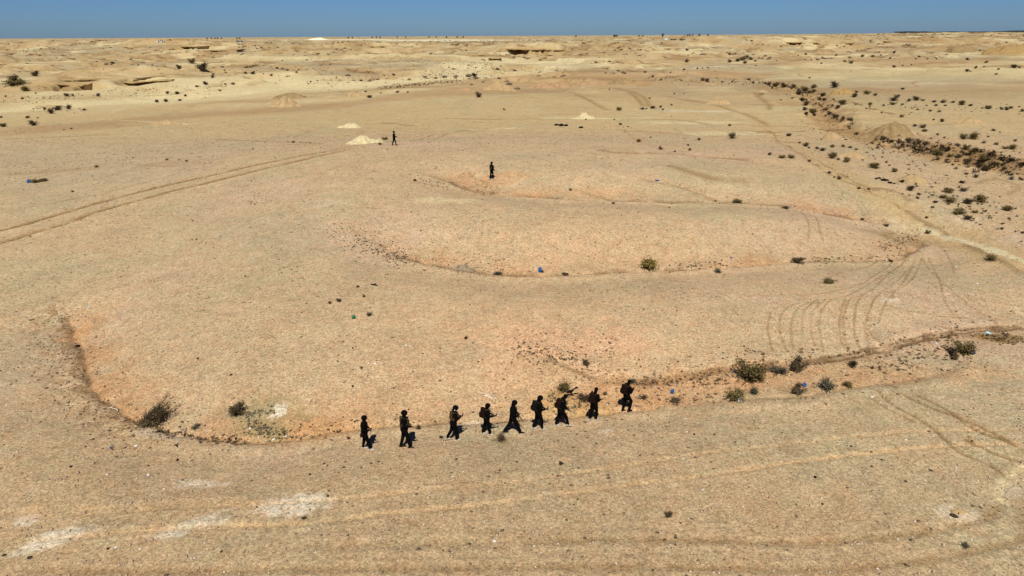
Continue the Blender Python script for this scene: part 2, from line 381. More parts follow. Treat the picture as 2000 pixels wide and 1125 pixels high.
for e_ in ([(1400, 243), (1470, 262), (1500, 255), (1545, 292), (1600, 330), (1670, 365), (1720, 388), (1790, 425), (1850, 458), (1930, 500), (2020, 550)], [(1565, 300), (1640, 340), (1690, 368), (1735, 372), (1790, 400)]):
    band(e_, .3, dark, .5, wl=1.6, nz=1.3, lift=.10)
band([(1800, 445), (1850, 462), (1905, 478), (1960, 497), (2020, 520)], .35, A(220, 206, 172), .7, wl=2, nz=1.8)
# wadi on the right: sunken, darker, sandy
band([(1380, 150), (1480, 158), (1560, 175), (1600, 200), (1620, 225), (1650, 246), (1720, 272), (1800, 292), (1900, 312), (2030, 345)], 4.5, wadi, .85, an=1.3, wl=9, lift=-1.1)
band([(1600, 200), (1612, 225), (1640, 240)], 2, brown, .6, wl=5, lift=-.5)
band([(1790, 288), (1900, 308), (2030, 335)], 1.8, A(150, 116, 74), .7, wl=3, nz=1.0, lift=.7)
band([(1900, 360), (1940, 350), (1985, 365), (1960, 385)], .5, brown, .6, wl=3, nz=.8)

def ruts(pts, w_=.2, dep=.05, c_=None, a_=.5, berm=.5, br=.5):
    L = smooth_line(W(pts), 5); I, D, S, T = pdist(XR, YR, L, w_*5); x, y = X[I], Y[I]
    tp = ss(0, .06, T)*ss(1, .94, T)*ss(-1.1, -.1, fbm(x, y, 3.5, 3, 91)+.1*br)
    H[I] += tp*(-dep*np.exp(-(D/w_)**2) + dep*berm*np.exp(-((D-w_*2)/(w_*.8))**2))
    if c_ is not None: mix(c_, a_*tp*np.exp(-(D/w_)**2)*ss(-.8, .35, fbm(x, y, .7, 4, 92)+.25), I)
XR = X+.06*wx; YR = Y+.06*wy
dk = A(142, 108, 68); lt = A(222, 182, 136)
ruts([(-60, 462), (0, 449), (60, 434), (125, 415), (200, 393), (270, 375), (340, 358), (430, 338), (520, 318), (620, 299), (700, 285)], .42, .10, dk, 1.0, br=2)
ruts([(-60, 490), (0, 474), (60, 455), (125, 436), (200, 410), (270, 390), (340, 371), (430, 350), (520, 328), (620, 305), (705, 287)], .42, .13, dk, 1.0, br=2)
ruts([(20, 412), (100, 397), (200, 378), (300, 352), (380, 330), (450, 318)], .18, .03, dk, .5)
ruts([(40, 355), (120, 335), (220, 318), (300, 306), (400, 312), (500, 300)], .3, .04, dk, .4)
ruts([(230, 318), (330, 325), (420, 318)], .3, .04, dk, .3)
ruts([(560, 281), (640, 284), (690, 285)], .3, .06, dk, .6)
ruts([(808, 276), (840, 264), (880, 257), (940, 252)], .35, .1, dk, .6); ruts([(842, 272), (870, 262), (900, 256), (960, 250)], .35, .1, dk, .6)
ruts([(740, 256), (800, 254), (850, 250)], .5, .1, dk, .6)
# light wheel marks in the foreground
ruts([(-20, 1018), (150, 1006), (300, 994), (460, 986), (640, 976), (800, 960), (1000, 941), (1120, 924), (1250, 905), (1390, 883), (1500, 873), (1600, 860), (1700, 849), (1800, 842), (1900, 840), (2020, 838)], .12, .02, lt, .5)
ruts([(-20, 1062), (150, 1048), (300, 1033), (450, 1026), (600, 1022), (740, 1005), (860, 994), (1000, 978), (1150, 957), (1300, 938), (1400, 925), (1500, 911), (1620, 895), (1740, 880), (1850, 870), (1950, 866), (2020, 866)], .13, .025, lt, .65)
ruts([(-20, 1006), (160, 996), (330, 984), (480, 978)], .2, .03, lt, .4)
ruts([(1000, 1060), (1200, 1052), (1400, 1055), (1560, 1060), (1680, 1053), (1790, 1041), (1880, 1024), (1935, 1005), (1953, 985)], .17, .03, dk, .5, berm=.5)
ruts([(-20, 1112), (250, 1114), (500, 1112), (800, 1110), (1050, 1106), (1250, 1104), (1450, 1108), (1620, 1110), (1740, 1101), (1850, 1085), (1930, 1070), (2020, 1050)], .17, .03, dk, .5, berm=.5)
ruts([(560, 1068), (800, 1062), (1000, 1060)], .2, .03, dk, .25)
ruts([(1953, 985), (1955, 950), (1975, 925), (2010, 905)], .16, .02, A(226, 202, 158), .8)
ruts([(2000, 970), (1992, 1010), (2002, 1060)], .25, .04, dk, .35)
for a_ in ([(1712, 758), (1745, 790), (1790, 815), (1828, 842), (1870, 880), (1930, 905), (1968, 935)], [(1730, 748), (1775, 776), (1830, 800), (1890, 822), (1950, 850), (2010, 885)], [(1700, 775), (1740, 800), (1790, 825)], [(1790, 770), (1850, 800), (1900, 835), (1990, 870)], [(1880, 855), (1945, 885), (2010, 905)]):
    ruts(a_, .11, .045, dk, .8, br=1)
# looping turn marks on the slope to the right
for a_ in ([(1775, 500), (1730, 535), (1660, 575), (1590, 588), (1555, 605), (1545, 640), (1550, 685)], [(1790, 500), (1755, 545), (1715, 575), (1700, 600), (1690, 640), (1700, 688)],
           [(1800, 500), (1780, 545), (1740, 572)], [(1560, 590), (1532, 605), (1522, 640), (1538, 690)], [(1600, 582), (1572, 605), (1566, 640), (1576, 690)], [(1650, 582), (1642, 610), (1640, 650), (1652, 685)],
           [(1665, 575), (1650, 605), (1648, 650), (1660, 690)], [(1695, 640), (1712, 662), (1735, 682)], [(1835, 480), (1855, 510), (1862, 535)], [(1800, 500), (1818, 530), (1850, 560), (1885, 590), (1930, 620), (1950, 642)],
           [(1760, 480), (1754, 500)], [(1770, 480), (1766, 505)], [(1622, 530), (1640, 540), (1670, 548)], [(1565, 415), (1580, 440), (1578, 470)], [(1590, 420), (1600, 445), (1610, 475)], [(1625, 360), (1680, 395), (1700, 425)], [(1640, 380), (1672, 400), (1690, 420)],
           [(1720, 595), (1800, 612), (1900, 622)], [(1612, 585), (1588, 606), (1584, 640), (1592, 676)], [(1625, 583), (1604, 606), (1600, 642), (1610, 686)], [(1745, 510), (1690, 550), (1612, 572), (1560, 578)],
           [(1760, 512), (1715, 555), (1678, 582), (1668, 640), (1680, 690)], [(1785, 515), (1762, 552), (1730, 590), (1716, 630)], [(1735, 500), (1680, 525), (1600, 548)], [(1812, 498), (1830, 540), (1845, 590), (1880, 625)], [(1545, 590), (1508, 606), (1500, 645), (1510, 690)], [(1820, 635), (1860, 642), (1900, 640)], [(1880, 575), (1940, 590), (2010, 600)]):
    ruts(a_, .065, .025, dk, .6, br=.6)
for a_ in ([(1165, 180), (1220, 178), (1260, 195), (1268, 212)], [(1120, 186), (1150, 200), (1180, 214), (1195, 216)], [(1225, 182), (1245, 195), (1258, 210)], [(1330, 195), (1400, 207), (1460, 225), (1500, 245)], [(1300, 190), (1380, 200), (1500, 205)], [(1470, 180), (1500, 205), (1500, 215)],
           [(1620, 120), (1700, 125), (1990, 150)], [(1500, 135), (1650, 130)], [(1220, 232), (1320, 234), (1400, 245)], [(860, 231), (1000, 233), (1120, 232)], [(0, 272), (100, 268), (220, 262)], [(420, 270), (520, 276), (640, 280)], [(1300, 320), (1380, 345), (1460, 350)],
           [(1170, 290), (1200, 297), (1300, 300), (1390, 308), (1470, 312)]):
    ruts(a_, .75, .1, dk, .65)

# old vehicle marks and scrapes crossing the middle distance
rq = random.Random(17)
for k in range(60):
    y0_ = rq.uniform(100, 330); x0_ = rq.uniform(-.75, .75)*y0_; L_ = rq.uniform(12, 55); h_ = rq.gauss(0, .35)+(math.pi/2 if rq.random() < .15 else 0); cv = rq.gauss(0, .5)
    pts_ = [(x0_+math.cos(h_+cv*t)*L_*t, y0_+math.sin(h_+cv*t)*L_*t) for t in (0, .33, .66, 1)]
    I_, D, S, T = pdist(XW, YW, smooth_line(pts_, 4), 2.2)
    if not len(I_): continue
    w2 = rq.uniform(.3, .9); m_ = ss(1.2, .2, D/w2+1.2*fbm(X[I_], Y[I_], 5, 4, 200+k))*ss(0, .15, T)*ss(1, .8, T)
    mix(rq.choice([brown, dark, brown, pale]), m_*rq.uniform(.35, .75), I_); H[I_] -= .12*m_
# bank crack: a slot in the ground, its inner shade painted in dark
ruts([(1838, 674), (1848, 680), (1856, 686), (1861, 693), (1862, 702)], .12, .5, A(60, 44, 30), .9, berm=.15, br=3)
I_, D, S, T = pdist(XW, YW, smooth_line(W([(1480, 158), (1560, 175), (1600, 200), (1620, 225), (1650, 246), (1720, 272), (1800, 292), (1900, 312), (2030, 345)]), 4), 16)
rb = np.exp(-(D/7)**2); H[I_] += rb*(1.1*fbm(X[I_], Y[I_], 7, 5, 210)+.5*np.abs(fbm(X[I_], Y[I_], 3, 4, 211))-.1)
mix(A(146, 114, 78), .6*rb*ss(.0, .25, fbm(X[I_], Y[I_], 5, 5, 212)), I_)
# hills and scarps beyond
def hill(px, py, rx, yf, yb, amp, n=4, flat=False):
    c0 = W([(px, py)])[0]; dx = XW-c0[0]; dy = YW-c0[1]
    q = (np.abs(dx)/rx)**n + np.where(dy < 0, (np.abs(dy)/yf)**2, (np.abs(dy)/yb)**2)
    near = np.nonzero(q < 12)[0]
    H[near] += amp*np.exp(-q[near])*(1+.15*fbm(X[near], Y[near], rx*.25, 4, 97))
    return c0
hill(232, 158, 24, 8, 60, 4.2)
hill(1040, 108, 34, 10, 70, 7.4)
hill(945, 114, 22, 9, 50, 3.8)
hill(370, 92, 60, 16, 160, 4.5)
hill(720, 96, 60, 16, 100, 3.0)
hill(150, 92, 110, 22, 160, 5.0)
hill(600, 103, 40, 12, 60, 2.2); hill(740, 104, 50, 10, 60, 2.2)
hill(1680, 90, 170, 24, 260, 4.0); hill(1910, 103, 40, 12, 60, 3.6)
hill(1260, 90, 60, 20, 90, 3.0); hill(1180, 100, 50, 16, 80, 2.6); hill(1250, 79, 60, 20, 90, 5.0, n=2)
hill(1460, 92, 60, 16, 120, 2.6); hill(1330, 128, 30, 14, 50, 1.6); hill(30, 176, 16, 9, 40, 1.4); hill(560, 138, 26, 14, 60, 1.4)
def P(px, py):
    return cast([px], [py], hgrid)[0]
def depth(p): return float((np.array([p[0], p[1], p[2]-CAM_H]))@fw)
def mpp(p): return depth(p)/FPX          # metres per photograph pixel

lg = [
 ([(110, 163), (135, 164), (160, 166), (182, 162)], 'deepest dark hollow under the left end of the near-left rock ledge', .5, 2.2, 2.0, 1),
 ([(118, 156), (160, 156), (200, 155), (242, 154)], 'upper lip of the near-left ledge, with broken dark slots', .4, 1.1, 1.4, 1),
 ([(238, 160), (265, 161), (300, 157), (338, 156)], 'right half of the near-left ledge, undercut and thinly layered', .4, 1.3, 1.6, 2),
 ([(265, 153), (290, 151), (322, 149)], 'thin stepped lip above the right half of the near-left ledge', .3, .7, 1.0, 1),
 ([(988, 95), (1010, 95), (1036, 96)], 'left half of the tall black undercut on the central bluff', 1.0, 3.6, 2.8, 1),
 ([(1034, 97), (1060, 95), (1085, 97), (1108, 97)], 'right half of the tall undercut on the central bluff', 1.0, 2.2, 2.4, 1),
 ([(1018, 112), (1040, 113), (1058, 113), (1068, 111)], 'lower undercut ledge halfway down the central bluff', .7, 1.4, 1.8, 1),
 ([(1064, 108), (1072, 107), (1080, 107)], 'short dark slot at the lower right of the central bluff', .6, 1.2, 1.4, 1),
 ([(914, 107), (930, 107), (950, 107)], 'broken ledge on the low bluff left of the central bluff', .6, 1.2, 1.6, 2),
 ([(954, 113), (965, 114), (980, 113)], 'scooped dark hollow between the low bluff and central bluff', .6, 2.0, 1.6, 1),
 ([(348, 90), (365, 90), (385, 91), (408, 90)], 'dark crumbling ledge under the white cabins on the far left', 1.0, 2.4, 3.0, 2),
 ([(402, 98), (420, 98), (444, 98)], 'faint layered ledge lying just below the far left ledge', .6, .9, 1.8, 1),
 ([(536, 104), (552, 103)], 'leftmost of the short slots in the low middle rise', .5, .9, 1.4, 1),
 ([(610, 103), (625, 103)], 'second short slot in the low middle rise', .5, .9, 1.4, 1),
 ([(652, 102), (672, 103), (686, 103)], 'third, longer slot in the low middle rise', .5, 1.0, 1.4, 1),
 ([(716, 104), (745, 104), (790, 105)], 'longest thin ledge in the low middle rise', .5, .9, 1.4, 1),
 ([(720, 90), (736, 90), (755, 90)], 'small dark ledge high in the middle below the white strip', .8, 1.3, 2.4, 1),
 ([(1535, 82), (1550, 82.5), (1568, 82)], 'leftmost dark slot of the far right scarp', .7, 1.5, 2.2, 1),
 ([(1588, 83), (1600, 83)], 'second dark slot of the far right scarp', .7, 1.6, 2.2, 1),
 ([(1650, 84), (1668, 84)], 'third, faint slot of the far right scarp', .6, 1.0, 2.0, 1),
 ([(1726, 80), (1740, 80)], 'dark slot of the far right scarp beneath the left end of the black fence', .7, 1.6, 2.2, 1),
 ([(1784, 82), (1802, 83)], 'rightmost strong slot of the far right scarp', .7, 1.5, 2.2, 1),
 ([(1225, 91), (1240, 91)], 'thin dark line of rock right of the central bluff', .5, .8, 1.6, 1),
]
lg2 = []
# rock ledges: the ground is cut away under each lip, the rock itself is built further down
def carve(pts, th, gp, ov, ly):
    p = np.array(pts, float); G = cast(p[:, 0], p[:, 1], hgrid); L = smooth_line(G[:, :2], 4)
    drop = ly*(th+gp); rs_ = max(.3, G[:, 1].mean()*.008); R_ = 3.0*drop
    I, D, S, T = pdist(X, Y, L, ov*3+rs_*2+R_); f = D*-S       # + in front of the lip
    m = ss(-(ov*2.3+rs_), -ov*2.1, f)*ss(ov*1.5+R_, ov*1.2, f)*ss(0, .18, T)*ss(1, .82, T)
    return L, G, I, drop*m*1.05
LG = [carve(*(a_[:1]+a_[2:])) for a_ in lg]; LG2 = [carve(*(a_[:1]+a_[2:]+(1,))) for a_ in lg2]
cut = np.zeros(len(X))
for a_ in LG+LG2: cut[a_[2]] = np.maximum(cut[a_[2]], a_[3])
H -= cut; HG = H.reshape(NR, NC)
# erosion colour on steep slopes, patchy tone everywhere
gy = np.gradient(HG, axis=0)/np.gradient(RY)[:, None]; slope = np.abs(gy).ravel()
mix(A(190, 160, 117), ss(.10, .35, slope)*farm*.6*ss(-.4, .2, n6))
C *= (1+.05*fbm(X, Y, 2.5, 3, 101)+.05*fbm(X, Y, .7, 2, 102)*(1-ss(60, 110, Y)))[:, None]

me = bpy.data.meshes.new('ground')
me.vertices.add(NR*NC); me.vertices.foreach_set('co', np.stack([X, Y, H], 1).astype(np.float32).ravel())
i, j = np.meshgrid(np.arange(NR-1), np.arange(NC-1), indexing='ij'); a = (i*NC+j).ravel()
q = np.stack([a, a+1, a+NC+1, a+NC], 1).astype(np.int32)
me.loops.add(q.size); me.loops.foreach_set('vertex_index', q.ravel())
me.polygons.add(len(q)); me.polygons.foreach_set('loop_start', np.arange(0, q.size, 4, dtype=np.int32))
me.polygons.foreach_set('use_smooth', np.ones(len(q), bool)); me.update(calc_edges=True)
at = me.attributes.new('soil', 'FLOAT_COLOR', 'POINT')
at.data.foreach_set('color', np.concatenate([C, np.ones((len(C), 1))], 1).astype(np.float32).ravel())
gm = bpy.data.materials.new('desert_soil'); gm.use_nodes = True; n = gm.node_tree; b = n.nodes['Principled BSDF']
b.inputs['Roughness'].default_value = .95; b.inputs['Specular IOR Level'].default_value = .1
vc = n.nodes.new('ShaderNodeAttribute'); vc.attribute_name = 'soil'
geo = n.nodes.new('ShaderNodeNewGeometry')
def noise_node(scale, det=4, rough=.6):
    q = n.nodes.new('ShaderNodeTexNoise'); q.inputs['Scale'].default_value = scale; q.inputs['Detail'].default_value = det; q.inputs['Roughness'].default_value = rough
    n.links.new(geo.outputs['Position'], q.inputs['Vector']); return q.outputs['Fac']
def ramp(src, stops):
    r = n.nodes.new('ShaderNodeValToRGB'); r.color_ramp.interpolation = 'LINEAR'
    els = r.color_ramp.elements
    while len(els) < len(stops): els.new(.5)
    for e, (p, v) in zip(els, stops): e.position = p; e.color = (v, v, v, 1) if not hasattr(v, '__len__') else (*v, 1)
    n.links.new(src, r.inputs['Fac']); return r.outputs['Color']
def mul(a_, b_):
    m = n.nodes.new('ShaderNodeMix'); m.data_type = 'RGBA'; m.blend_type = 'MULTIPLY'; m.inputs[0].default_value = 1
    n.links.new(a_, m.inputs[6]); n.links.new(b_, m.inputs[7]); return m.outputs[2]
c = vc.outputs['Color']
c = mul(c, ramp(noise_node(9, 5, .75), [(.30, .42), (.5, 1.0), (.70, 1.52)]))       # grit
c = mul(c, ramp(noise_node(24, 3, .7), [(.33, .68), (.5, 1.0), (.67, 1.36)]))       # pebbles
c = mul(c, ramp(noise_node(3.1, 5, .72), [(.28, (.75, .71, .67)), (.5, (1, 1, 1)), (.72, (1.15, 1.16, 1.19))]))
c = mul(c, ramp(noise_node(1.15, 5, .7), [(.3, (1.06, .97, .93)), (.5, (1, 1, 1)), (.7, (.95, 1.03, 1.03))]))
c = mul(c, ramp(noise_node(.9, 5, .75), [(.28, (.86, .84, .82)), (.5, (1, 1, 1)), (.72, (1.07, 1.07, 1.08))]))
c = mul(c, ramp(noise_node(.35, 5, .65), [(.3, .93), (.7, 1.07)]))
n.links.new(c, b.inputs['Base Color'])
bp = n.nodes.new('ShaderNodeBump'); bp.inputs['Strength'].default_value = .8; bp.inputs['Distance'].default_value = .06
n.links.new(noise_node(11, 5, .7), bp.inputs['Height']); n.links.new(bp.outputs[0], b.inputs['Normal'])
me.materials.append(gm)
ground = link('ground', me); tag(ground, kind='structure')

# ------------------------------------------------------------------ materials
M = {}
M['cloth'] = mat('black_cloth', (.0045, .0042, .004), .95, .3, 30, .03)
M['skin'] = mat('skin', (.020, .010, .006), .7, .2, 20, .1)
M['boot'] = mat('black_leather', (.006, .006, .006), .6, .2, 20, .2)
M['shoe'] = mat('pale_suede', (.46, .40, .33), .8, .15, 30)
M['tan'] = mat('tan_webbing', (.085, .050, .020), .95, .3, 30, .05)
M['olive'] = mat('olive_webbing', (.045, .036, .014), .95, .3, 30, .05)
M['rust'] = mat('russet_nylon', (.014, .0045, .0025), .9, .35, 12, .1)
M['blackpack'] = mat('black_nylon', (.008, .006, .005), .8, .3, 12, .1)
M['gun'] = mat('gun_metal', (.008, .008, .009), .6, .2, 30, .2)
M['white'] = mat('white_plastic', (.75, .76, .76), .5, .08, 10, .4)
M['cyan'] = mat('pale_blue_plastic', (.40, .62, .66), .4, .15, 9, .4)
M['blue'] = mat('blue_plastic', (.02, .10, .30), .45, .3, 9, .4)
M['navy'] = mat('dark_blue_plastic', (.045, .055, .12), .5, .2, 9, .3)
M['teal'] = mat('green_plastic', (.01, .16, .07), .45, .3, 9, .4)
M['yellow'] = mat('yellow_plastic', (.55, .38, .03), .5, .2, 9, .3)
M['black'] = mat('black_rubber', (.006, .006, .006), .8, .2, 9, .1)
M['stem'] = mat('dry_wood', (.10, .072, .045), .9, .3, 6, .1, objvar=.2)
M['leaf_o'] = mat('olive_foliage', (.115, .090, .032), .9, .4, 2.5, .1, col2=(.25, .19, .07), objvar=.25)
M['leaf_y'] = mat('yellow_green_foliage', (.16, .115, .028), .9, .4, 2.5, .1, col2=(.30, .22, .06), objvar=.2)
M['leaf_g'] = mat('grey_green_foliage', (.085, .078, .045), .9, .4, 2.5, .1, col2=(.16, .145, .095), objvar=.25)
M['leaf_d'] = mat('dark_brown_foliage', (.068, .048, .025), .9, .4, 2.5, .1, col2=(.15, .108, .058), objvar=.3)
M['leaf_b'] = mat('brown_foliage', (.105, .070, .035), .9, .4, 2.5, .1, col2=(.18, .12, .07), objvar=.2)
M['tree'] = mat('tree_foliage', (.030, .040, .022), .9, .4, 1.2, .1)
M['rock'] = mat('tan_rock', tuple(A(186, 157, 112)), .95, .35, .35, .1, bump=.6, bscale=2.0)
M['rock_dark'] = mat('dark_rock', (.055, .042, .030), .95, .4, 1.5, .1, bump=.5, bscale=4)
M['pale_stone'] = mat('pale_stone', (.62, .54, .42), .9, .25, .8, .15)
M['brown_stone'] = mat('brown_stone', (.13, .09, .058), .9, .5, .6, .15)
M['rubble'] = mat('brown_rubble', (.15, .108, .068), .95, .5, .3, .1)
M['tan_stone'] = mat('tan_stone', (.42, .30, .19), .9, .35, .6, .15)
M['heap_pale'] = mat('pale_spoil', tuple(A(208, 190, 152)), .95, .22, 2.5, .1, bump=.8, bscale=6)
M['heap_tan'] = mat('tan_spoil', tuple(A(182, 153, 115)), .95, .2, 1.2, .1, bump=.8, bscale=4)
M['heap_red'] = mat('reddish_spoil', tuple(A(176, 141, 108)), .95, .2, 1.0, .1, bump=.8, bscale=3)
M['heap_orange'] = mat('orange_spoil', tuple(A(168, 138, 92)), .95, .2, 1.0, .1, bump=.8, bscale=3)
M['heap_white'] = mat('white_spoil', tuple(A(238, 228, 205)), .95, .1, .05, .1, bump=.4, bscale=.3)
M['heap_brown'] = mat('brown_spoil', tuple(A(156, 130, 94)), .95, .25, 1.0, .1, bump=.8, bscale=3)
M['wall'] = mat('dark_fence_panel', (.035, .045, .050), .8, .2, .3, .1)
M['machine'] = mat('machine_paint', (.45, .22, .03), .5, .2, 1, .3)
M['machine_dark'] = mat('machine_steel', (.03, .03, .035), .6, .2, 1, .3)
M['boom'] = mat('rusty_boom', (.22, .12, .07), .7, .2, 1, .3)
M['glass'] = mat('cab_glass', (.02, .03, .04), .15, .1, 1, .5)
M['charcoal'] = mat('burnt_soil', (.02, .016, .012), .95, .4, 3, .05)
M['cabin_w'] = mat('white_cabin', (.82, .84, .86), .6, .05, .5, .3)
M['cabin_b'] = mat('blue_grey_cabin', (.18, .26, .32), .6, .1, .5, .3)

# ------------------------------------------------------------------ loose gravel (uncountable)
def gravel(name, label, N, ymin, ymax, smin, smax, m, seed, clump=.0, pts=None):
    r = np.random.default_rng(seed)
    if pts is None:
        y = (r.random(N*3)*(ymax**1.35-ymin**1.35)+ymin**1.35)**(1/1.35); x = (r.random(N*3)*2-1)*.84*(y+6)
        d = fbm(x, y, 5, 3, seed)*.6+fbm(x, y, 1.1, 2, seed+3)*.6
        keep = r.random(N*3) < np.clip(.34+d*clump, .02, 1); x = x[keep][:N]; y = y[keep][:N]
    else: x, y = pts
    N = len(x); s = smin+(smax-smin)*r.random(N)**3.2
    s = s*(1+.5*ss(40, 110, y))
    z = hgrid(x, y)
    o = np.array([(1, 0, 0), (0, 1, 0), (-1, 0, 0), (0, -1, 0), (0, 0, .9), (0, 0, -.5)], float)
    V = o[None]*(1+.45*(r.random((N, 6, 1))-.5))*s[:, None, None]*np.array([1, 1, .62])[None, None]
    V[:, :, 0] *= (.8+.7*r.random((N, 1))); V += (r.random((N, 6, 3))-.5)*.35*s[:, None, None]
    an = r.random(N)*6.283; ca, sa = np.cos(an)[:, None], np.sin(an)[:, None]
    vx = V[:, :, 0]*ca-V[:, :, 1]*sa; vy = V[:, :, 0]*sa+V[:, :, 1]*ca
    V = np.stack([vx+x[:, None], vy+y[:, None], V[:, :, 2]+(z+s*.12)[:, None]], 2).reshape(-1, 3)
    F = np.array([(0, 1, 4), (1, 2, 4), (2, 3, 4), (3, 0, 4), (1, 0, 5), (2, 1, 5), (3, 2, 5), (0, 3, 5)])
    F = (F[None]+(np.arange(N)*6)[:, None, None]).reshape(-1, 3).astype(np.int32)
    me = bpy.data.meshes.new(name); me.vertices.add(len(V)); me.vertices.foreach_set('co', V.astype(np.float32).ravel())
    me.loops.add(F.size); me.loops.foreach_set('vertex_index', F.ravel()); me.polygons.add(len(F))
    me.polygons.foreach_set('loop_start', np.arange(0, F.size, 3, dtype=np.int32)); me.update(calc_edges=True); me.materials.append(m)
    o = link(name, me); tag(o, label, 'gravel', kind='stuff'); return o
gravel('gravel', 'tan gravel scattered over the whole desert surface', 60000, 15, 125, .018, .085, M['tan_stone'], 21, .9)
gravel('pale_gravel', 'pale limestone chips scattered over the desert surface', 15000, 15, 120, .014, .060, M['pale_stone'], 22, .8)
gravel('dark_gravel', 'dark brown stones strewn over the slopes', 17000, 15, 150, .015, .08, M['brown_stone'], 23, 1.6)
# stones shed along the gully banks
def along(pts, n_, spread, seed, off=0):
    r = np.random.default_rng(seed); L = smooth_line(W(pts), 4); k = r.random(n_)*(len(L)-1); i_ = k.astype(int); t = (k-i_)[:, None]
    p = L[i_]*(1-t)+L[i_+1]*t; e = L[i_+1]-L[i_]; nn = np.stack([-e[:, 1], e[:, 0]], 1)/np.maximum(np.hypot(e[:, 0], e[:, 1]), 1e-6)[:, None]
    p = p+nn*(off+r.normal(0, spread, n_))[:, None]; return p[:, 0], p[:, 1]
xs = []; ys = []
for pts, n_, sp, sd_, of in ((G1[:7], 900, .9, 1, -.7), (G1[5:], 350, .5, 2, .3), (G1b, 700, .7, 3, .1), (G2[:6], 1100, 1.1, 4, .5), (G2[5:], 350, .6, 5, .1), (G3, 500, 1.0, 6, .3), (G3b, 120, .5, 7, 0),
                             ([(1240, 765), (1560, 740), (1800, 700), (1860, 690)], 500, 1.4, 8, 0), ([(1000, 670), (1120, 690), (1200, 700)], 200, 1.1, 9, 0)):
    p = along(pts, n_, sp, sd_, of); xs.append(p[0]); ys.append(p[1])
gravel('bank_stones', 'small brown stones lying along the gully banks', 0, 0, 0, .02, .085, M['brown_stone'], 24, 0, (np.concatenate(xs), np.concatenate(ys)))

def boulders():
    r = np.random.default_rng(55); I = np.nonzero((edge > .45) & (Y > 150) & (Y < 1500) & (np.abs(X) < .85*Y))[0]
    wgt = np.diff(np.append(RY, RY[-1]*1.007))[I//NC]*(Y[I]+Y0)/Y[I]**.35; wgt = wgt*ss(-.1, .35, fbm(X[I], Y[I], 24, 3, 68)); wgt /= wgt.sum()
    q = r.choice(I, 14000, p=wgt); x = X[q]+r.normal(0, 1.0, len(q)); y = Y[q]+r.normal(0, 1.6, len(q)); return x, y
bx_, by_ = boulders()
gravel('boulder_rubble', 'brown boulders and rubble strewn along the far eroded terraces', 0, 0, 0, .18, 1.1, M['rubble'], 25, 0, (bx_, by_))
# ------------------------------------------------------------------ rock ledges
def ledge(LGk, label, thick, gap, over, layers=1, back=6, rough=1.0, seed=0, m='rock'):
    """slabs of harder rock jutting out over hollowed softer rock; pts run left to right along the lip"""
    L, G = LGk[:2]; Z = np.interp(np.linspace(0, 1, len(L)), np.linspace(0, 1, len(G)), G[:, 2])
    seg = np.r_[0, np.cumsum(np.hypot(*np.diff(L, axis=0).T))]; n_ = max(24, int(seg[-1]/(.45*over+.15))); s_ = np.linspace(0, seg[-1], n_)
    x = np.interp(s_, seg, L[:, 0]); y = np.interp(s_, seg, L[:, 1]); z = np.interp(s_, seg, Z)
    o0 = np.array([x.mean(), y.mean(), z.mean()]); mb = MB()
    t_ = s_/seg[-1]; end = np.clip(np.sin(np.pi*np.clip(t_, 0.001, .999))*1.5, 0, 1)**.9
    for k in range(layers):
        nz = (vn(s_/(over*2.4)+seed*3.1, np.full(n_, 1.7*k+seed), seed+k)+.5*vn(s_/(over*.9), np.full(n_, 2.7*k+seed), seed+50))*rough; nz2 = (vn(s_/(over*.9)+9, np.full(n_, 3.3*k), seed+20+k)+.5*vn(s_/(over*.35)+9, np.full(n_, 3.3*k), seed+27+k))*rough
        act = end*np.clip(1.15+1.2*nz, .0, 1.5)
        d_ = -k*over*.55+0*s_; zz = z-k*(thick+gap)*1.02
        th = thick*(.6+.4*end)*(1+.3*nz2); g = gap*act
        fr = over*(.75*act+.25*nz2)
        prof = [(-back, .25*thick+0*s_), (-over*.6, .12*thick+.1*nz2*thick), (fr*.9, 0*s_-.05*thick*act), (fr, -th*.45), (fr*.85, -th), (-over*1.9*act-.2, -th-.02), (-over*2.1*act-.2, -th-g*.55), (-over*1.7*act-.1, -th-g), (over*.55+0*s_, -th-g*1.05-.15*thick), (over*2.2+0*s_, -th-g*1.1-.3*thick), (over*2.4+0*s_, -th-g-thick*4)]
        vs = []; m_ = len(prof)
        for i in range(n_):
            for (dd, zc) in prof:
                dv = float(np.broadcast_to(dd, s_.shape)[i]); zv = float(np.broadcast_to(zc, s_.shape)[i])
                vs.append((x[i]-o0[0]+.15*over*nz2[i], y[i]-o0[1]-dv+d_[i]*-1-(-k*over*.55)*0, zz[i]-o0[2]+zv))
        fs = [(i*m_+j, i*m_+j+1, (i+1)*m_+j+1, (i+1)*m_+j) for i in range(n_-1) for j in range(m_-1)]
        fs += [tuple(range(m_)), tuple((n_-1)*m_+j for j in range(m_))[::-1]]
        mb.add(vs, fs)
    o = mb.build('rock_ledge', M[m]); o.location = o0; tag(o, label, 'rock ledge', 'eroded rock ledges in the desert')
    return o
for k, (pts, lab, th, gp, ov, ly) in enumerate(lg):
    ledge(LG[k], lab, th, gp, ov, ly, seed=k, back=ov*2.9+LG[k][1][:, 1].mean()*.012)
# near broken edges: collapsed bank lips
M['rock_bank'] = mat('crusted_soil', tuple(A(190, 152, 108)), .95, .2, 2.5, .1, bump=.4, bscale=8)
for k, (pts, lab, th, gp, ov) in enumerate(lg2):
    o = ledge(LG2[k], lab, th, gp, ov, 1, seed=61+k, back=ov*2.9+.5, m='rock_bank'); o.name = 'broken_bank'; o['category'] = 'broken bank'; o['group'] = 'crumbling bank edges along the gullies'

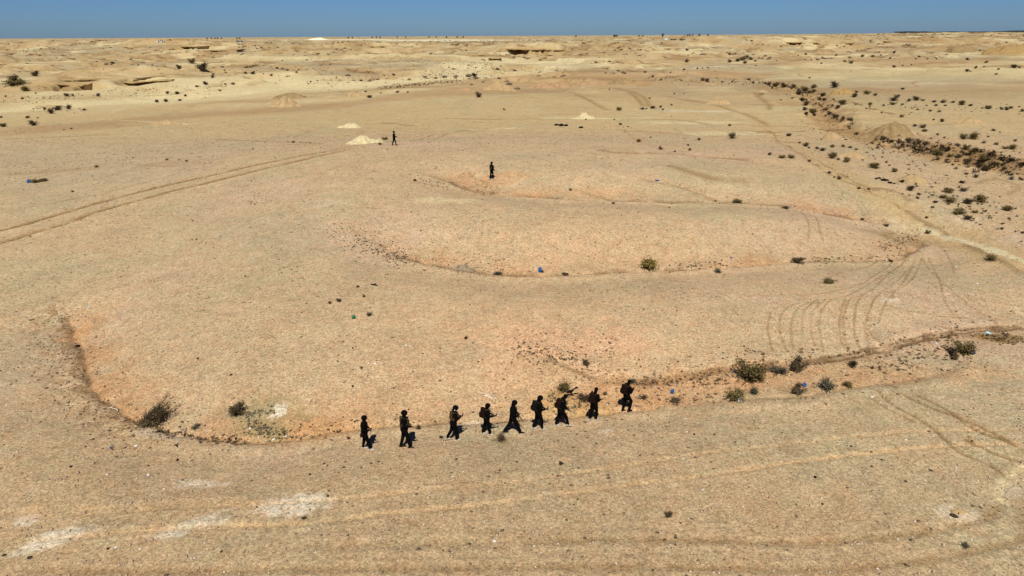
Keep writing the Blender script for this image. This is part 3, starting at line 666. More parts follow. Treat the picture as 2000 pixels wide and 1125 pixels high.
# ------------------------------------------------------------------ heaps of spoil
def heap(px, py, wpx, hpx, m, label, seed, sharp=1.0, lean=0.0, two=None):
    p = P(px, py); s = mpp(p); R = wpx*s/2; hh = hpx*s*1.03
    r = np.random.default_rng(seed); n_, k_ = 56, 22; vs = []; 
    th = np.linspace(0, 2*np.pi, n_, endpoint=False)
    prof_r = np.linspace(0, 1.18, k_)
    for a_ in range(k_):
        q = prof_r[a_]
        for t in th:
            e = 1+.16*math.sin(2*t+seed)+.1*math.sin(5*t+2*seed)+.06*math.sin(9*t+seed)
            x = math.cos(t)*q*R*e; y = math.sin(t)*q*R*.62*e
            b_ = max(0, 1-q)**sharp*(1-.25*math.exp(-(q/.12)**2))
            z = hh*b_
            if two: z = max(z, two[2]*hh*max(0, 1-math.hypot((x/R-two[0])/two[1], y/(R*.62)/two[1]))**sharp)
            gx, gy = p[0]+x, p[1]+y
            vs.append((x, y, z))
    vs = np.array(vs)
    gz = hgrid(vs[:, 0]+p[0], vs[:, 1]+p[1]); nz = fbm(vs[:, 0]+p[0], vs[:, 1]+p[1], R*.35, 4, seed)*.30*hh+fbm(vs[:, 0], vs[:, 1], R*.13, 3, seed)*.16*hh
    edge = np.repeat(np.clip((1.18-prof_r)/.3, 0, 1), n_)
    vs[:, 2] = gz-p[2]+vs[:, 2]+nz*edge-.05*hh*(1-edge)-.06*(1-edge)
    fs = [(a_*n_+j_, a_*n_+(j_+1) % n_, (a_+1)*n_+(j_+1) % n_, (a_+1)*n_+j_) for a_ in range(k_-1) for j_ in range(n_)]
    mb = MB(); mb.add(vs, [f[::-1] for f in fs]); o = mb.build('spoil_heap', M[m], smooth=True); o.location = p
    tag(o, label, 'spoil heap', 'heaps of dug earth'); return o
for a_ in [
 (712, 280, 62, 19, 'heap_pale', 'pale gravel heap at the end of the wheel tracks beside the far left walker', 1, 1.3),
 (684, 249, 46, 11, 'heap_pale', 'smaller pale heap just behind the gravel heap at the end of the tracks', 2, 1.5),
 (1141, 231, 44, 13, 'heap_pale', 'pale yellow heap on the crest of the mound', 3, 1.7),
 (556, 207, 74, 17, 'heap_tan', 'tan earth heap in front of the dark brown heap on the left', 4, 1.0),
 (566, 191, 70, 10, 'heap_brown', 'long dark brown heap left of centre in the distance', 5, .8),
 (692, 188, 40, 13, 'heap_tan', 'pointed tan heap right of the dark brown heap', 6, 1.1),
 (906, 176, 26, 6, 'heap_red', 'small reddish cone left of the dark box', 7, 1.0),
 (978, 176, 60, 16, 'heap_tan', 'tan heap carrying the small dark box', 8, 1.0),
 (1060, 171, 60, 11, 'heap_red', 'leftmost reddish heap below the central bluff', 9, .9),
 (1095, 170, 50, 12, 'heap_red', 'second reddish heap below the central bluff', 10, .9),
 (1155, 163, 62, 10, 'heap_red', 'long reddish heap below and right of the central bluff', 11, .8),
 (1215, 161, 60, 9, 'heap_brown', 'rightmost reddish brown heap below the central bluff', 12, .8),
 (322, 243, 52, 9, 'heap_tan', 'low tan cone on the plain above the left wheel tracks', 13, 1.2),
 (1404, 203, 48, 12, 'heap_tan', 'tan cone between the mound and the shrubby wadi', 14, 1.1),
 (1646, 184, 46, 14, 'heap_orange', 'orange heap beside the large round dark shrub', 15, .9),
 (1734, 262, 90, 22, 'heap_brown', 'broad brown heap on the wadi bank', 16, .85),
 (1622, 270, 40, 15, 'heap_tan', 'small tan cone left of the broad brown heap', 17, 1.1),
 (1783, 355, 66, 17, 'heap_tan', 'pale rocky heap beside the black trench', 18, 1.1),
 (1897, 240, 56, 11, 'heap_tan', 'low tan heap on the right plain', 19, 1.0),
 (1665, 308, 56, 14, 'heap_tan', 'low sandy heap above the dirt road', 20, 1.0),
 (1648, 244, 26, 7, 'heap_tan', 'little heap inside the wadi', 21, 1.0),
 (622, 78, 40, 4.5, 'heap_white', 'bright white heap on the left horizon', 22, .8),
 (1875, 103, 60, 15, 'heap_brown', 'long brown embankment end on the far right', 23, .7),
 (1960, 104, 90, 13, 'heap_orange', 'long ochre embankment at the far right edge', 24, .5),
 (1487, 180, 24, 6, 'heap_tan', 'tiny tan heap left of the big dark shrub row', 25, 1.0),
 (1872, 1000, 34, 10, 'heap_tan', 'little sandy mound with dark stones in the lower right', 26, 1.1),
 (30, 192, 60, 5, 'heap_tan', 'low tan hump below the large shrub on the far left', 27, .9),
 (100, 210, 60, 5, 'heap_tan', 'low tan hump under the pale strip on the far left', 28, .9)]:
    heap(*a_)

# ------------------------------------------------------------------ shrubs
def twig_mesh(kind, seed, ntw, nlf, spread, hr, leaf, curl=0.3, core=True):
    """unit shrub: about 1 wide, hr high; returns stems and foliage builders"""
    r = random.Random(seed); st = MB(); lf = MB(); tips = []
    lobes = [(r.uniform(0, 6.28), r.uniform(.12, .34), r.uniform(.7, 1.1)) for _ in range(r.randint(4, 7))]
    for i in range(ntw):
        if r.random() < .85:
            lb = r.choice(lobes); az = lb[0]+r.gauss(0, .45); rr = lb[1]*spread*r.uniform(.5, 1.55); top = hr*lb[2]*r.uniform(.45, 1)
        else: az = r.uniform(0, 6.28); rr = r.uniform(.3, .55)*spread; top = hr*r.uniform(.15, .6)
        ex, ey = math.cos(az)*rr, math.sin(az)*rr
        mx, my = ex*.35+r.gauss(0, .03), ey*.35+r.gauss(0, .03)
        pts = [(0+r.gauss(0, .03), r.gauss(0, .03), -.04), (mx, my, top*.55), (ex, ey, top+r.uniform(-.05, .05))]
        st.tube(pts, [.009, .006, .003], seg=3, cap=False); tips.append(pts)
    for i in range(nlf):
        a_, b_, c_ = r.choice(tips); t = r.uniform(.1, 1.08)
        q = (Vector(b_).lerp(Vector(c_), (t-.45)/.55) if t > .45 else Vector(a_).lerp(Vector(b_), t/.45))
        q += Vector((r.gauss(0, .035), r.gauss(0, .035), r.gauss(0, .028)))
        if q.z < 0: q.z = abs(q.z)*.5
        d = Vector((r.gauss(0, 1), r.gauss(0, 1), r.gauss(.5, .8))).normalized(); e = d.cross(Vector((r.gauss(0, 1), r.gauss(0, 1), r.gauss(0, 1)))).normalized()
        L = leaf*r.uniform(.6, 1.5); wd = L*r.uniform(.22, .45)
        lf.add([q-e*wd*.5, q+d*L*.5-e*wd, q+d*L, q+d*L*.5+e*wd], [(0, 1, 2, 3)])
    return st, lf
VAR = {}
def variant(kind):
    if kind not in VAR:
        VAR[kind] = []
        for k in range(3):
            sd_ = hash(kind) % 1 + {'o': 1, 'y': 2, 'g': 3, 'd': 4, 'b': 5}[kind]*10+k
            ntw, nlf, leaf = {'o': (130, 2600, .058), 'y': (130, 2900, .055), 'g': (190, 1700, .05), 'd': (130, 2400, .056), 'b': (230, 1200, .05)}[kind]
            st, lf = twig_mesh(kind, sd_, ntw, nlf, 1.0, .55, leaf)
            ms, ml = st.mesh('stems', M['stem']), lf.mesh('foliage', M['leaf_'+kind])
            jb = MB(); jb.add(st.v, st.f, 0); jb.add(lf.v, lf.f, 1); mj = jb.mesh('desert_shrub', [M['stem'], M['leaf_'+kind]])
            VAR[kind].append((ms, ml, mj))
    return VAR[kind]
rs = random.Random(3)
def shrub(px, py, wpx, kind='d', label=None, group=None, hpx=None, tilt=None, rz=None, v=None):
    p = PT[(px, py)] if (px, py) in PT else P(px, py)
    s = mpp(p); wd = wpx*s; hh = (hpx*s*.86 if hpx else wd*rs.uniform(.36, .62)); k = v if v is not None else rs.randrange(3)
    ms, ml, mj = variant(kind)[k]; rz = rs.uniform(0, 6.28) if rz is None else rz
    if wpx >= 7:
        o = empty('desert_shrub', p, rz); link('stems', ms, o); link('foliage', ml, o)
    else:
        o = link('desert_shrub', mj); o.location = p; o.rotation_euler = (0, 0, rz)
    o.scale = (wd*1.08, wd*1.08, hh/.55)
    if tilt:
        o.rotation_euler = tilt
    tag(o, label, 'shrub', group); return o
PT = {}
KN = {'o': 'olive green', 'y': 'yellowish green', 'g': 'grey-green', 'd': 'dark brown', 'b': 'dry brown'}
named = [
 (1465, 741, 66, 'o', 40, 'largest olive shrub on the right of the walkers, with litter caught around it'),
 (1517, 727, 46, 'g', 15, 'low spreading grey shrub between the largest olive shrub and its right neighbour'),
 (1557, 724, 42, 'd', 30, 'tall dark olive shrub to the right of the low spreading grey shrub'),
 (1664, 716, 24, 'd', 16, 'small dark shrub on the orange gully floor, right of the big group'),
 (1703, 720, 9, 'd', 5, 'tiny dark tuft right of the small dark shrub on the gully floor'),
 (1434, 780, 42, 'o', 26, 'olive shrub behind the white box'),
 (1472, 768, 25, 'g', 16, 'small grey-green shrub just right of the shrub with the white box'),
 (1558, 769, 36, 'd', 22, 'brown-olive shrub with a blue bag stuck on its top'),
 (1613, 760, 46, 'g', 24, 'wide grey-green shrub to the right of the one with the blue bag'),
 (1656, 755, 22, 'o', 11, 'small low shrub at the right end of the lower row'),
 (1881, 690, 46, 'o', 28, 'bushy shrub beside the black bank crack at the right'),
 (463, 811, 38, 'd', 30, 'dark brown shrub on the left, next to the big leaning bush'),
 (382, 836, 24, 'g', 8, 'low greyish tuft right of the foot of the leaning bush'),
 (817, 838, 13, 'd', 10, 'small dark tuft between the second and third walkers'),
 (976, 862, 30, 'b', 18, 'dry brown shrub at the feet of the fourth and fifth walkers'),
 (681, 857, 9, 'd', 6, 'tiny dark tuft left of the leftmost walker'),
 (862, 855, 10, 'd', 5, 'tiny dark tuft beside the third walker'),
 (594, 1013, 12, 'd', 6, 'small dark tuft on the lower edge of the grey dust patch'),
 (1304, 1009, 19, 'd', 13, 'solitary dark shrub in the lower right foreground'),
 (1096, 907, 11, 'd', 8, 'little dark tuft below the seventh walker, in the foreground'),
 (1885, 1068, 22, 'g', 9, 'faint grey tuft at the bottom right'),
 (1101, 764, 28, 'o', 20, 'olive-green plant in the weedy patch above the seventh walker'),
 (1140, 780, 44, 'b', 14, 'heap of grey dry twigs in the weedy patch left of the eighth walker'),
 (1236, 746, 20, 'g', 7, 'low grey tuft at the head of the rightmost walker'),
 (1181, 771, 13, 'g', 7, 'small grey-green tuft between the eighth and ninth walkers'),
 (1254, 778, 20, 'b', 9, 'thin dry tuft right of the ninth walker'),
 (1322, 785, 32, 'b', 7, 'low dry brown growth below the blue and yellow bag'),
 (1146, 713, 20, 'b', 14, 'thin brown shrub on the pinkish slope above the weedy patch'),
 (1267, 523, 40, 'y', 21, 'round yellow-olive shrub alone on the middle gully'),
 (1557, 513, 32, 'd', 13, 'dark flat shrub on the middle gully, right of the yellow one'),
 (1620, 553, 26, 'o', 10, 'flat olive shrub on the slope right of centre'),
 (1935, 509, 24, 'o', 13, 'round olive shrub beside the dirt road near the right edge'),
 (1739, 511, 12, 'd', 6, 'small dark tuft at the right end of the middle gully'),
 (1402, 532, 20, 'g', 8, 'grey flat tuft on the middle gully between two larger shrubs'),
 (972, 537, 20, 'g', 9, 'grey-green tuft at the left part of the middle gully'),
 (1060, 532, 9, 'b', 7, 'small dry tuft touching the blue bag'),
 (711, 580, 8, 'd', 6, 'topmost of four small tufts near the green bag'),
 (662, 589, 12, 'd', 8, 'second tuft from the left of the four near the green bag'),
 (644, 593, 9, 'd', 6, 'leftmost of four small tufts near the green bag'),
 (722, 617, 13, 'g', 10, 'rightmost spiky tuft beside the green bag'),
 (699, 561, 8, 'd', 5, 'tiny tuft just left of the black stick on the slope'),
 (706, 720, 7, 'd', 5, 'tiny tuft on the peach sand above the leftmost walker'),
 (689, 756, 6, 'd', 5, 'tiny brown tuft above and left of the leftmost walker'),
 (910, 662, 9, 'd', 7, 'small brown tuft on the bare slope above the fourth walker'),
 (811, 354, 8, 'o', 6, 'little olive tuft at the left tip of the upper gully'),
 (1440, 397, 21, 'o', 9, 'dark olive shrub on the upper gully'),
 (1535, 408, 18, 'g', 8, 'grey-green shrub at the right end of the upper gully'),
 (1197, 398, 9, 'd', 4, 'small dark tuft just below the upper gully'),
 (1114, 372, 8, 'g', 5, 'small grey tuft on the orange sand of the upper gully'),
 (1397, 394, 5, 'o', 4, 'tiny tuft left of the dark olive shrub on the upper gully'),
 (73, 356, 24, 'o', 7, 'flat olive shrub with a blue bag at its left end'),
 (87, 354, 16, 'o', 6, 'small olive shrub touching the right of the one with the blue bag'),
 (142, 375, 6, 'd', 4, 'tiny dark tuft right of and below the blue bag on the left plain'),
 (189, 327, 9, 'o', 5, 'small olive tuft on the faint left-hand track'),
 (742, 283, 8, 'd', 5, 'dark tuft at the right foot of the pale gravel heap'),
 (752, 273, 14, 'o', 6, 'weedy tuft between the pale gravel heap and the far left walker'),
 (1630, 171, 18, 'd', 13, 'largest round dark shrub on the right plain, beside the orange heap'),
 (30, 166, 46, 'o', 11, 'widest low olive shrub at the far left edge'),
 (927, 148, 12, 'd', 6, 'dark green shrub in the pale stony strip left of the central bluff'),
 (470, 101, 20, 'd', 6, 'dark green shrub on the far left rise below the blue-grey cabin'),
]
groups = {
 'left edge': ('the far left plain', [(28, 162, 26, 'o'), (69, 149, 20, 'd'), (50, 178, 18, 'o'), (131, 188, 13, 'd'), (142, 187, 8, 'g'), (192, 188, 9, 'd'), (70, 183, 5, 'd'), (66, 245, 18, 'd'), (6, 248, 14, 'o'), (54, 231, 10, 'd'), (74, 231, 6, 'g'), (2, 230, 8, 'o'), (165, 216, 7, 'd'), (139, 252, 6, 'd'), (125, 254, 4, 'd'), (12, 190, 7, 'd'), (26, 192, 8, 'o'), (44, 194, 7, 'd'), (88, 214, 9, 'd'), (112, 215, 20, 'd'), (134, 213, 16, 'b'), (100, 222, 18, 'b')]),
 'ledge foot': ('the strip right of the left ledge', [(307, 200, 10, 'd'), (325, 199, 12, 'd'), (351, 197, 10, 'd'), (327, 183, 9, 'd'), (346, 184, 13, 'd'), (362, 188, 8, 'd'), (385, 170, 8, 'd'), (402, 165, 11, 'd'), (417, 146, 6, 'd'), (441, 142, 6, 'd'), (395, 138, 30, 'd'), (350, 134, 14, 'd'), (494, 145, 10, 'd'), (480, 144, 9, 'd'), (375, 124, 15, 'o'), (189, 121, 5, 'd'), (220, 124, 8, 'd'), (297, 128, 6, 'd'), (270, 128, 5, 'g'), (430, 178, 6, 'd'), (415, 152, 10, 'b')]),
 'left tracks': ('the plain above the wheel tracks', [(326, 313, 8, 'd'), (365, 316, 6, 'd'), (248, 309, 4, 'd'), (260, 309, 4, 'd'), (494, 292, 6, 'g'), (350, 313, 4, 'd'), (573, 279, 8, 'd'), (587, 278, 4, 'd'), (606, 280, 4, 'd'), (626, 289, 4, 'd')]),
 'middle far': ('the pale central strip', [(561, 138, 8, 'o'), (541, 134, 8, 'd'), (579, 142, 6, 'd'), (607, 160, 5, 'd'), (515, 145, 5, 'd'), (530, 148, 7, 'd'), (657, 153, 5, 'd'), (599, 118, 4, 'd'), (705, 158, 8, 'g'), (714, 180, 6, 'd'), (744, 183, 4, 'd'), (776, 181, 9, 'd'), (797, 181, 5, 'd'), (751, 148, 4, 'd'), (769, 147, 8, 'd'), (721, 191, 12, 'd'), (935, 190, 17, 'd'), (985, 215, 7, 'b'), (641, 164, 4, 'd'), (620, 158, 4, 'd')]),
 'below bluff': ('flats right of the central bluff', [(1260, 142, 7, 'd'), (1310, 142, 5, 'd'), (1336, 137, 7, 'd'), (1362, 135, 5, 'd'), (1372, 134, 4, 'd'), (1382, 133, 5, 'd'), (1291, 157, 6, 'd'), (1331, 158, 5, 'd'), (1372, 158, 10, 'o'), (1381, 160, 12, 'd'), (1400, 153, 5, 'd'), (1275, 151, 8, 'g'), (1410, 161, 6, 'd'), (1430, 161, 6, 'd'), (1462, 157, 11, 'o'), (1471, 163, 8, 'g'), (1340, 121, 12, 'b'), (1342, 99, 8, 'd'), (1251, 98, 5, 'd'), (1201, 99, 5, 'd')]),
 'plant cluster': ('slope beneath the right horizon', [(1450, 118, 15, 'o'), (1459, 113, 12, 'g'), (1440, 120, 14, 'd'), (1455, 124, 10, 'o'), (1466, 117, 12, 'g'), (1425, 122, 10, 'd'), (1475, 120, 6, 'd'), (1436, 106, 5, 'd'), (1425, 107, 8, 'd'), (1476, 129, 5, 'd')]),
 'mound crest': ('the crest of the mound', [(1190, 175, 5, 'g'), (1269, 193, 6, 'g'), (1317, 184, 5, 'd'), (1336, 183, 4, 'd'), (1209, 216, 12, 'y'), (1275, 212, 14, 'd'), (1290, 210, 8, 'd'), (1254, 214, 12, 'b'), (1262, 213, 7, 'b'), (1295, 215, 6, 'd'), (1312, 206, 5, 'd'), (1200, 234, 5, 'd'), (1144, 234, 5, 'd'), (1130, 231, 5, 'd'), (1212, 244, 9, 'd'), (1227, 248, 5, 'd'), (1217, 249, 3, 'd'), (1141, 157, 4, 'd')]),
 'mound right': ('the right flank of the mound', [(1425, 246, 8, 'd'), (1319, 254, 3, 'd'), (1247, 278, 11, 'y'), (1291, 292, 12, 'b'), (1271, 269, 5, 'd'), (1365, 274, 9, 'd'), (1344, 285, 7, 'd'), (1347, 294, 8, 'o'), (1318, 297, 7, 'g'), (1433, 304, 4, 'd'), (1311, 228, 3, 'd'), (1430, 271, 22, 'b'), (1307, 406, 5, 'd')]),
 'road left': ('the left verge of the road', [(1527, 309, 17, 'y'), (1545, 309, 16, 'y'), (1539, 266, 12, 'd'), (1580, 316, 8, 'd'), (1620, 339, 9, 'd'), (1639, 350, 12, 'd'), (1629, 347, 6, 'd'), (1677, 369, 9, 'd'), (1697, 371, 9, 'b'), (1684, 430, 8, 'd'), (1730, 442, 12, 'g'), (1812, 456, 11, 'o'), (1809, 426, 8, 'd'), (1552, 404, 4, 'd'), (1503, 303, 10, 'd')]),
 'road far side': ('the far verge of the road', [(1561, 280, 7, 'd'), (1573, 286, 14, 'd'), (1580, 290, 7, 'd'), (1596, 291, 10, 'd'), (1606, 295, 13, 'd'), (1624, 309, 20, 'o'), (1637, 313, 9, 'g'), (1653, 317, 16, 'o'), (1625, 288, 10, 'o'), (1646, 287, 9, 'o'), (1660, 289, 10, 'o'), (1672, 293, 8, 'o'), (1707, 328, 26, 'o'), (1731, 318, 8, 'g'), (1737, 324, 6, 'd'), (1746, 336, 13, 'o'), (1761, 356, 13, 'd'), (1777, 372, 20, 'd'), (1795, 381, 9, 'd'), (1792, 388, 8, 'd')]),
 'right field front': ('ground right of the black trench', [(1852, 376, 24, 'o'), (1879, 358, 15, 'd'), (1882, 374, 17, 'g'), (1905, 347, 13, 'g'), (1841, 387, 17, 'o'), (1856, 395, 26, 'o'), (1889, 398, 20, 'd'), (1915, 395, 27, 'o'), (1965, 411, 23, 'o'), (1872, 418, 25, 'o'), (1904, 416, 14, 'o'), (1889, 428, 17, 'd'), (1870, 384, 6, 'g'), (1821, 382, 8, 'o'), (1826, 396, 10, 'd'), (1821, 406, 9, 'd'), (1957, 448, 9, 'd'), (1956, 438, 7, 'g'), (1997, 456, 10, 'd'), (1887, 341, 9, 'd')]),
 'right field back': ('ground below the lower wadi', [(1831, 303, 22, 'o'), (1850, 313, 10, 'o'), (1860, 323, 7, 'g'), (1856, 306, 12, 'o'), (1872, 308, 15, 'g'), (1890, 318, 16, 'd'), (1912, 327, 14, 'd'), (1925, 334, 18, 'd'), (1924, 314, 27, 'o'), (1940, 321, 13, 'd'), (1975, 351, 14, 'g'), (1995, 352, 13, 'd'), (1995, 323, 20, 'd'), (1783, 316, 6, 'd')]),
 'wadi lower': ('the lower wadi', [(1725, 273, 17, 'd'), (1740, 277, 13, 'b'), (1755, 280, 13, 'd'), (1775, 278, 15, 'd'), (1796, 280, 13, 'd'), (1785, 289, 13, 'o'), (1755, 291, 9, 'o'), (1765, 284, 10, 'b'), (1807, 285, 15, 'd'), (1820, 297, 11, 'g'), (1839, 292, 15, 'd'), (1850, 295, 15, 'd'), (1870, 287, 15, 'g'), (1887, 292, 16, 'o'), (1904, 296, 14, 'o'), (1834, 303, 18, 'g'), (1963, 291, 14, 'o'), (1977, 292, 17, 'o'), (1945, 283, 9, 'o'), (1921, 280, 9, 'g')]),
 'plain right': ('the plain above the lower wadi', [(1786, 247, 11, 'g'), (1801, 250, 14, 'g'), (1805, 257, 12, 'o'), (1831, 264, 8, 'g'), (1844, 270, 6, 'd'), (1881, 272, 17, 'o'), (1901, 272, 21, 'o'), (1930, 268, 6, 'd'), (1940, 256, 9, 'd'), (1982, 276, 9, 'd'), (1840, 238, 11, 'd'), (1823, 235, 6, 'd'), (1761, 229, 9, 'o'), (1722, 221, 6, 'd'), (1776, 224, 4, 'd'), (1953, 259, 5, 'd')]),
 'wadi upper': ('the upper wadi', [(1501, 167, 12, 'd'), (1514, 169, 17, 'o'), (1531, 171, 18, 'd'), (1550, 171, 12, 'd'), (1560, 185, 17, 'd'), (1572, 179, 17, 'd'), (1589, 172, 13, 'o'), (1589, 180, 13, 'o'), (1580, 182, 11, 'd'), (1566, 197, 15, 'd'), (1574, 206, 17, 'b'), (1600, 196, 11, 'd'), (1607, 188, 15, 'd'), (1609, 197, 12, 'b'), (1547, 193, 5, 'd'), (1588, 222, 17, 'o'), (1590, 226, 11, 'd'), (1572, 215, 15, 'd'), (1574, 224, 11, 'd'), (1525, 196, 5, 'd')]),
 'wadi middle': ('the middle wadi bend', [(1645, 204, 20, 'o'), (1668, 190, 15, 'd'), (1672, 181, 9, 'd'), (1694, 184, 17, 'o'), (1709, 187, 10, 'g'), (1620, 224, 10, 'd'), (1631, 230, 15, 'd'), (1646, 234, 10, 'd'), (1660, 238, 14, 'd'), (1672, 263, 10, 'd'), (1699, 205, 12, 'b'), (1725, 207, 7, 'd'), (1628, 195, 6, 'o'), (1625, 208, 8, 'b'), (1615, 215, 7, 'd'), (1635, 212, 14, 'b')]),
 'plain row': ('the row crossing the right plain', [(1744, 197, 20, 'g'), (1744, 205, 13, 'o'), (1751, 191, 13, 'g'), (1773, 198, 13, 'b'), (1789, 196, 16, 'd'), (1802, 197, 9, 'o'), (1841, 201, 13, 'g'), (1846, 207, 7, 'd'), (1878, 205, 15, 'o'), (1895, 207, 11, 'd'), (1929, 213, 14, 'o'), (1966, 215, 12, 'd'), (1974, 212, 10, 'o'), (1990, 209, 6, 'd'), (1996, 218, 9, 'o'), (1762, 175, 9, 'o'), (1823, 200, 12, 'b'), (1860, 201, 12, 'b'), (1918, 212, 6, 'd'), (1956, 214, 9, 'd')]),
 'plain dots': ('ground under the right plain row', [(1781, 212, 6, 'd'), (1792, 215, 7, 'o'), (1809, 207, 6, 'b'), (1817, 218, 7, 'd'), (1835, 219, 8, 'y'), (1828, 207, 9, 'g'), (1762, 205, 8, 'b'), (1768, 210, 4, 'd'), (1786, 210, 4, 'd'), (1692, 213, 5, 'd'), (1699, 209, 5, 'd')]),
 'upper plain': ('the plain under the black fence', [(1746, 104, 8, 'd'), (1684, 111, 9, 'o'), (1704, 111, 9, 'd'), (1720, 109, 5, 'd'), (1795, 112, 8, 'g'), (1811, 116, 6, 'd'), (1829, 116, 5, 'd'), (1662, 124, 9, 'o'), (1650, 121, 7, 'o'), (1584, 118, 6, 'd'), (1574, 107, 6, 'd'), (1633, 109, 6, 'd'), (1604, 125, 5, 'd'), (1746, 132, 8, 'd'), (1889, 140, 8, 'd'), (1895, 140, 5, 'd'), (1945, 146, 8, 'g'), (1922, 131, 5, 'd'), (1905, 134, 8, 'd'), (1981, 133, 13, 'd')]),
 'upper plain right': ('the far right upper plain', [(1991, 133, 6, 'd'), (1950, 136, 7, 'd'), (1581, 153, 5, 'd'), (1925, 123, 10, 'b'), (1890, 117, 8, 'd'), (1559, 109, 4, 'd'), (1616, 114, 4, 'd'), (1738, 115, 6, 'd'), (1788, 116, 4, 'd'), (1517, 119, 4, 'd'), (1763, 129, 4, 'd'), (1780, 127, 4, 'd')]),
}
allp = [(a_[0], a_[1]) for a_ in named]+[(a_[0], a_[1]) for g_ in groups.values() for a_ in g_[1]]
res = cast([a_[0] for a_ in allp], [a_[1] for a_ in allp], hgrid)
for k_, v_ in zip(allp, res): PT[k_] = v_
for px, py, wd, kd, hp, lab in named: shrub(px, py, wd, kd, lab, 'desert shrubs', hp)
# the big leaning bush on the left: a long crown bent over to the right, with two stray twigs
bp_ = P(286, 828)
s_ = mpp(bp_); o = empty('leaning_bush', bp_); tag(o, 'big dark bush leaning to the right over the left bend of the main gully', 'bush')
st, lf = MB(), MB(); r = random.Random(77)
for i in range(260):
    t = r.random(); cx = (-.02+t*1.0)*40*s_; cz = (5+t*30)*s_
    e = Vector((cx+r.gauss(0, 6*s_), r.gauss(0, 12*s_), max(.05, cz+r.gauss(0, 7*s_)-(6*s_ if r.random() < .4 else 0))))
    st.tube([(r.gauss(0, .04), r.gauss(0, .04), -.05), (e.x*.35, e.y*.5, e.z*.6), e], [.016, .010, .004], 3, cap=False)
    for k in range(26):
        q = e*r.uniform(.55, 1.06)+Vector((r.gauss(0, .06), r.gauss(0, .06), r.gauss(0, .05))); q.z = max(q.z, .06)
        d = Vector((r.gauss(0, 1), r.gauss(0, 1), r.gauss(.4, .8))).normalized(); e2 = d.cross(Vector((r.gauss(0, 1), r.gauss(0, 1), 1))).normalized(); L = .06*r.uniform(.6, 1.5)
        lf.add([q-e2*L*.15, q+d*L*.5-e2*L*.3, q+d*L, q+d*L*.5+e2*L*.3], [(0, 1, 2, 3)])
for (tx, tz) in ((44, 60), (54, 48)):
    for k in range(4):
        e = Vector((tx*s_*r.uniform(.93, 1.05), 1.2*r.uniform(-.1, .6), tz*s_*r.uniform(.85, 1.0)))
        st.tube([(.5*44*s_, 0, 28*s_), e*.75, e], [.012, .008, .004], 3, cap=False)
        for kk in range(22):
            q = e*r.uniform(.9, 1.04)+Vector((r.gauss(0, .05), r.gauss(0, .05), r.gauss(0, .05))); d = Vector((r.gauss(0, 1), r.gauss(0, 1), r.gauss(0, 1))).normalized(); e2 = d.orthogonal(); L = .05
            lf.add([q-e2*L*.1, q+d*L*.5-e2*L*.25, q+d*L, q+d*L*.5+e2*L*.25], [(0, 1, 2, 3)])
st.build('stems', M['stem'], o); lf.build('foliage', M['leaf_d'], o)
ORD = ['first', 'second', 'third', 'fourth', 'fifth', 'sixth', 'seventh', 'eighth', 'ninth', 'tenth', 'eleventh', 'twelfth', 'thirteenth', 'fourteenth', 'fifteenth', 'sixteenth', 'seventeenth', 'eighteenth', 'nineteenth', 'twentieth', 'twenty-first', 'twenty-second', 'twenty-third']
for g_, (where, lst) in groups.items():
    srt = sorted(lst); 
    for (px, py, wd, kd) in lst:
        sz = 'large' if wd >= 18 else 'medium' if wd >= 11 else 'small' if wd >= 7 else 'tiny'
        lab = f"{sz} {KN[kd]} shrub, {ORD[srt.index((px, py, wd, kd))]} from left on {where}"
        shrub(px, py, wd, kd, lab, 'desert shrubs')

# uncountable low scrub and dry tufts
def scrub(name, label, areas, m, seed, smin=.10, smax=.32):
    r = np.random.default_rng(seed); mb_v = []; mb_f = []; base = 0
    PX = []; PY = []
    for (x0, y0, x1, y1, hw, n_) in areas:
        t = r.random(n_); PX.append(x0+(x1-x0)*t+r.normal(0, 3, n_)); PY.append(y0+(y1-y0)*t+r.normal(0, hw, n_))
    PX = np.concatenate(PX); PY = np.maximum(np.concatenate(PY), 86); p = cast(PX, PY, hgrid)
    mb = MB(); rr = random.Random(seed)
    for q in p:
        dd = q[1]; s = rr.uniform(smin, smax)*(1+1.0*ss(60, 300, dd)); 
        for k in range(9 if dd > 120 else 16):
            a_ = rr.uniform(0, 6.28); d = Vector((math.cos(a_)*rr.uniform(.3, 1), math.sin(a_)*rr.uniform(.3, 1), rr.uniform(.3, 1)))*s
            e2 = Vector((-d.y, d.x, 0)); e2 = e2.normalized()*s*.16 if e2.length > 1e-6 else Vector((s*.1, 0, 0)); c_ = Vector(q)+Vector((rr.gauss(0, s*.25), rr.gauss(0, s*.25), -.01))
            mb.add([c_, c_+d*.6-e2, c_+d, c_+d*.6+e2], [(0, 1, 2, 3)])
    o = mb.build(name, m); tag(o, label, 'scrub', kind='stuff')
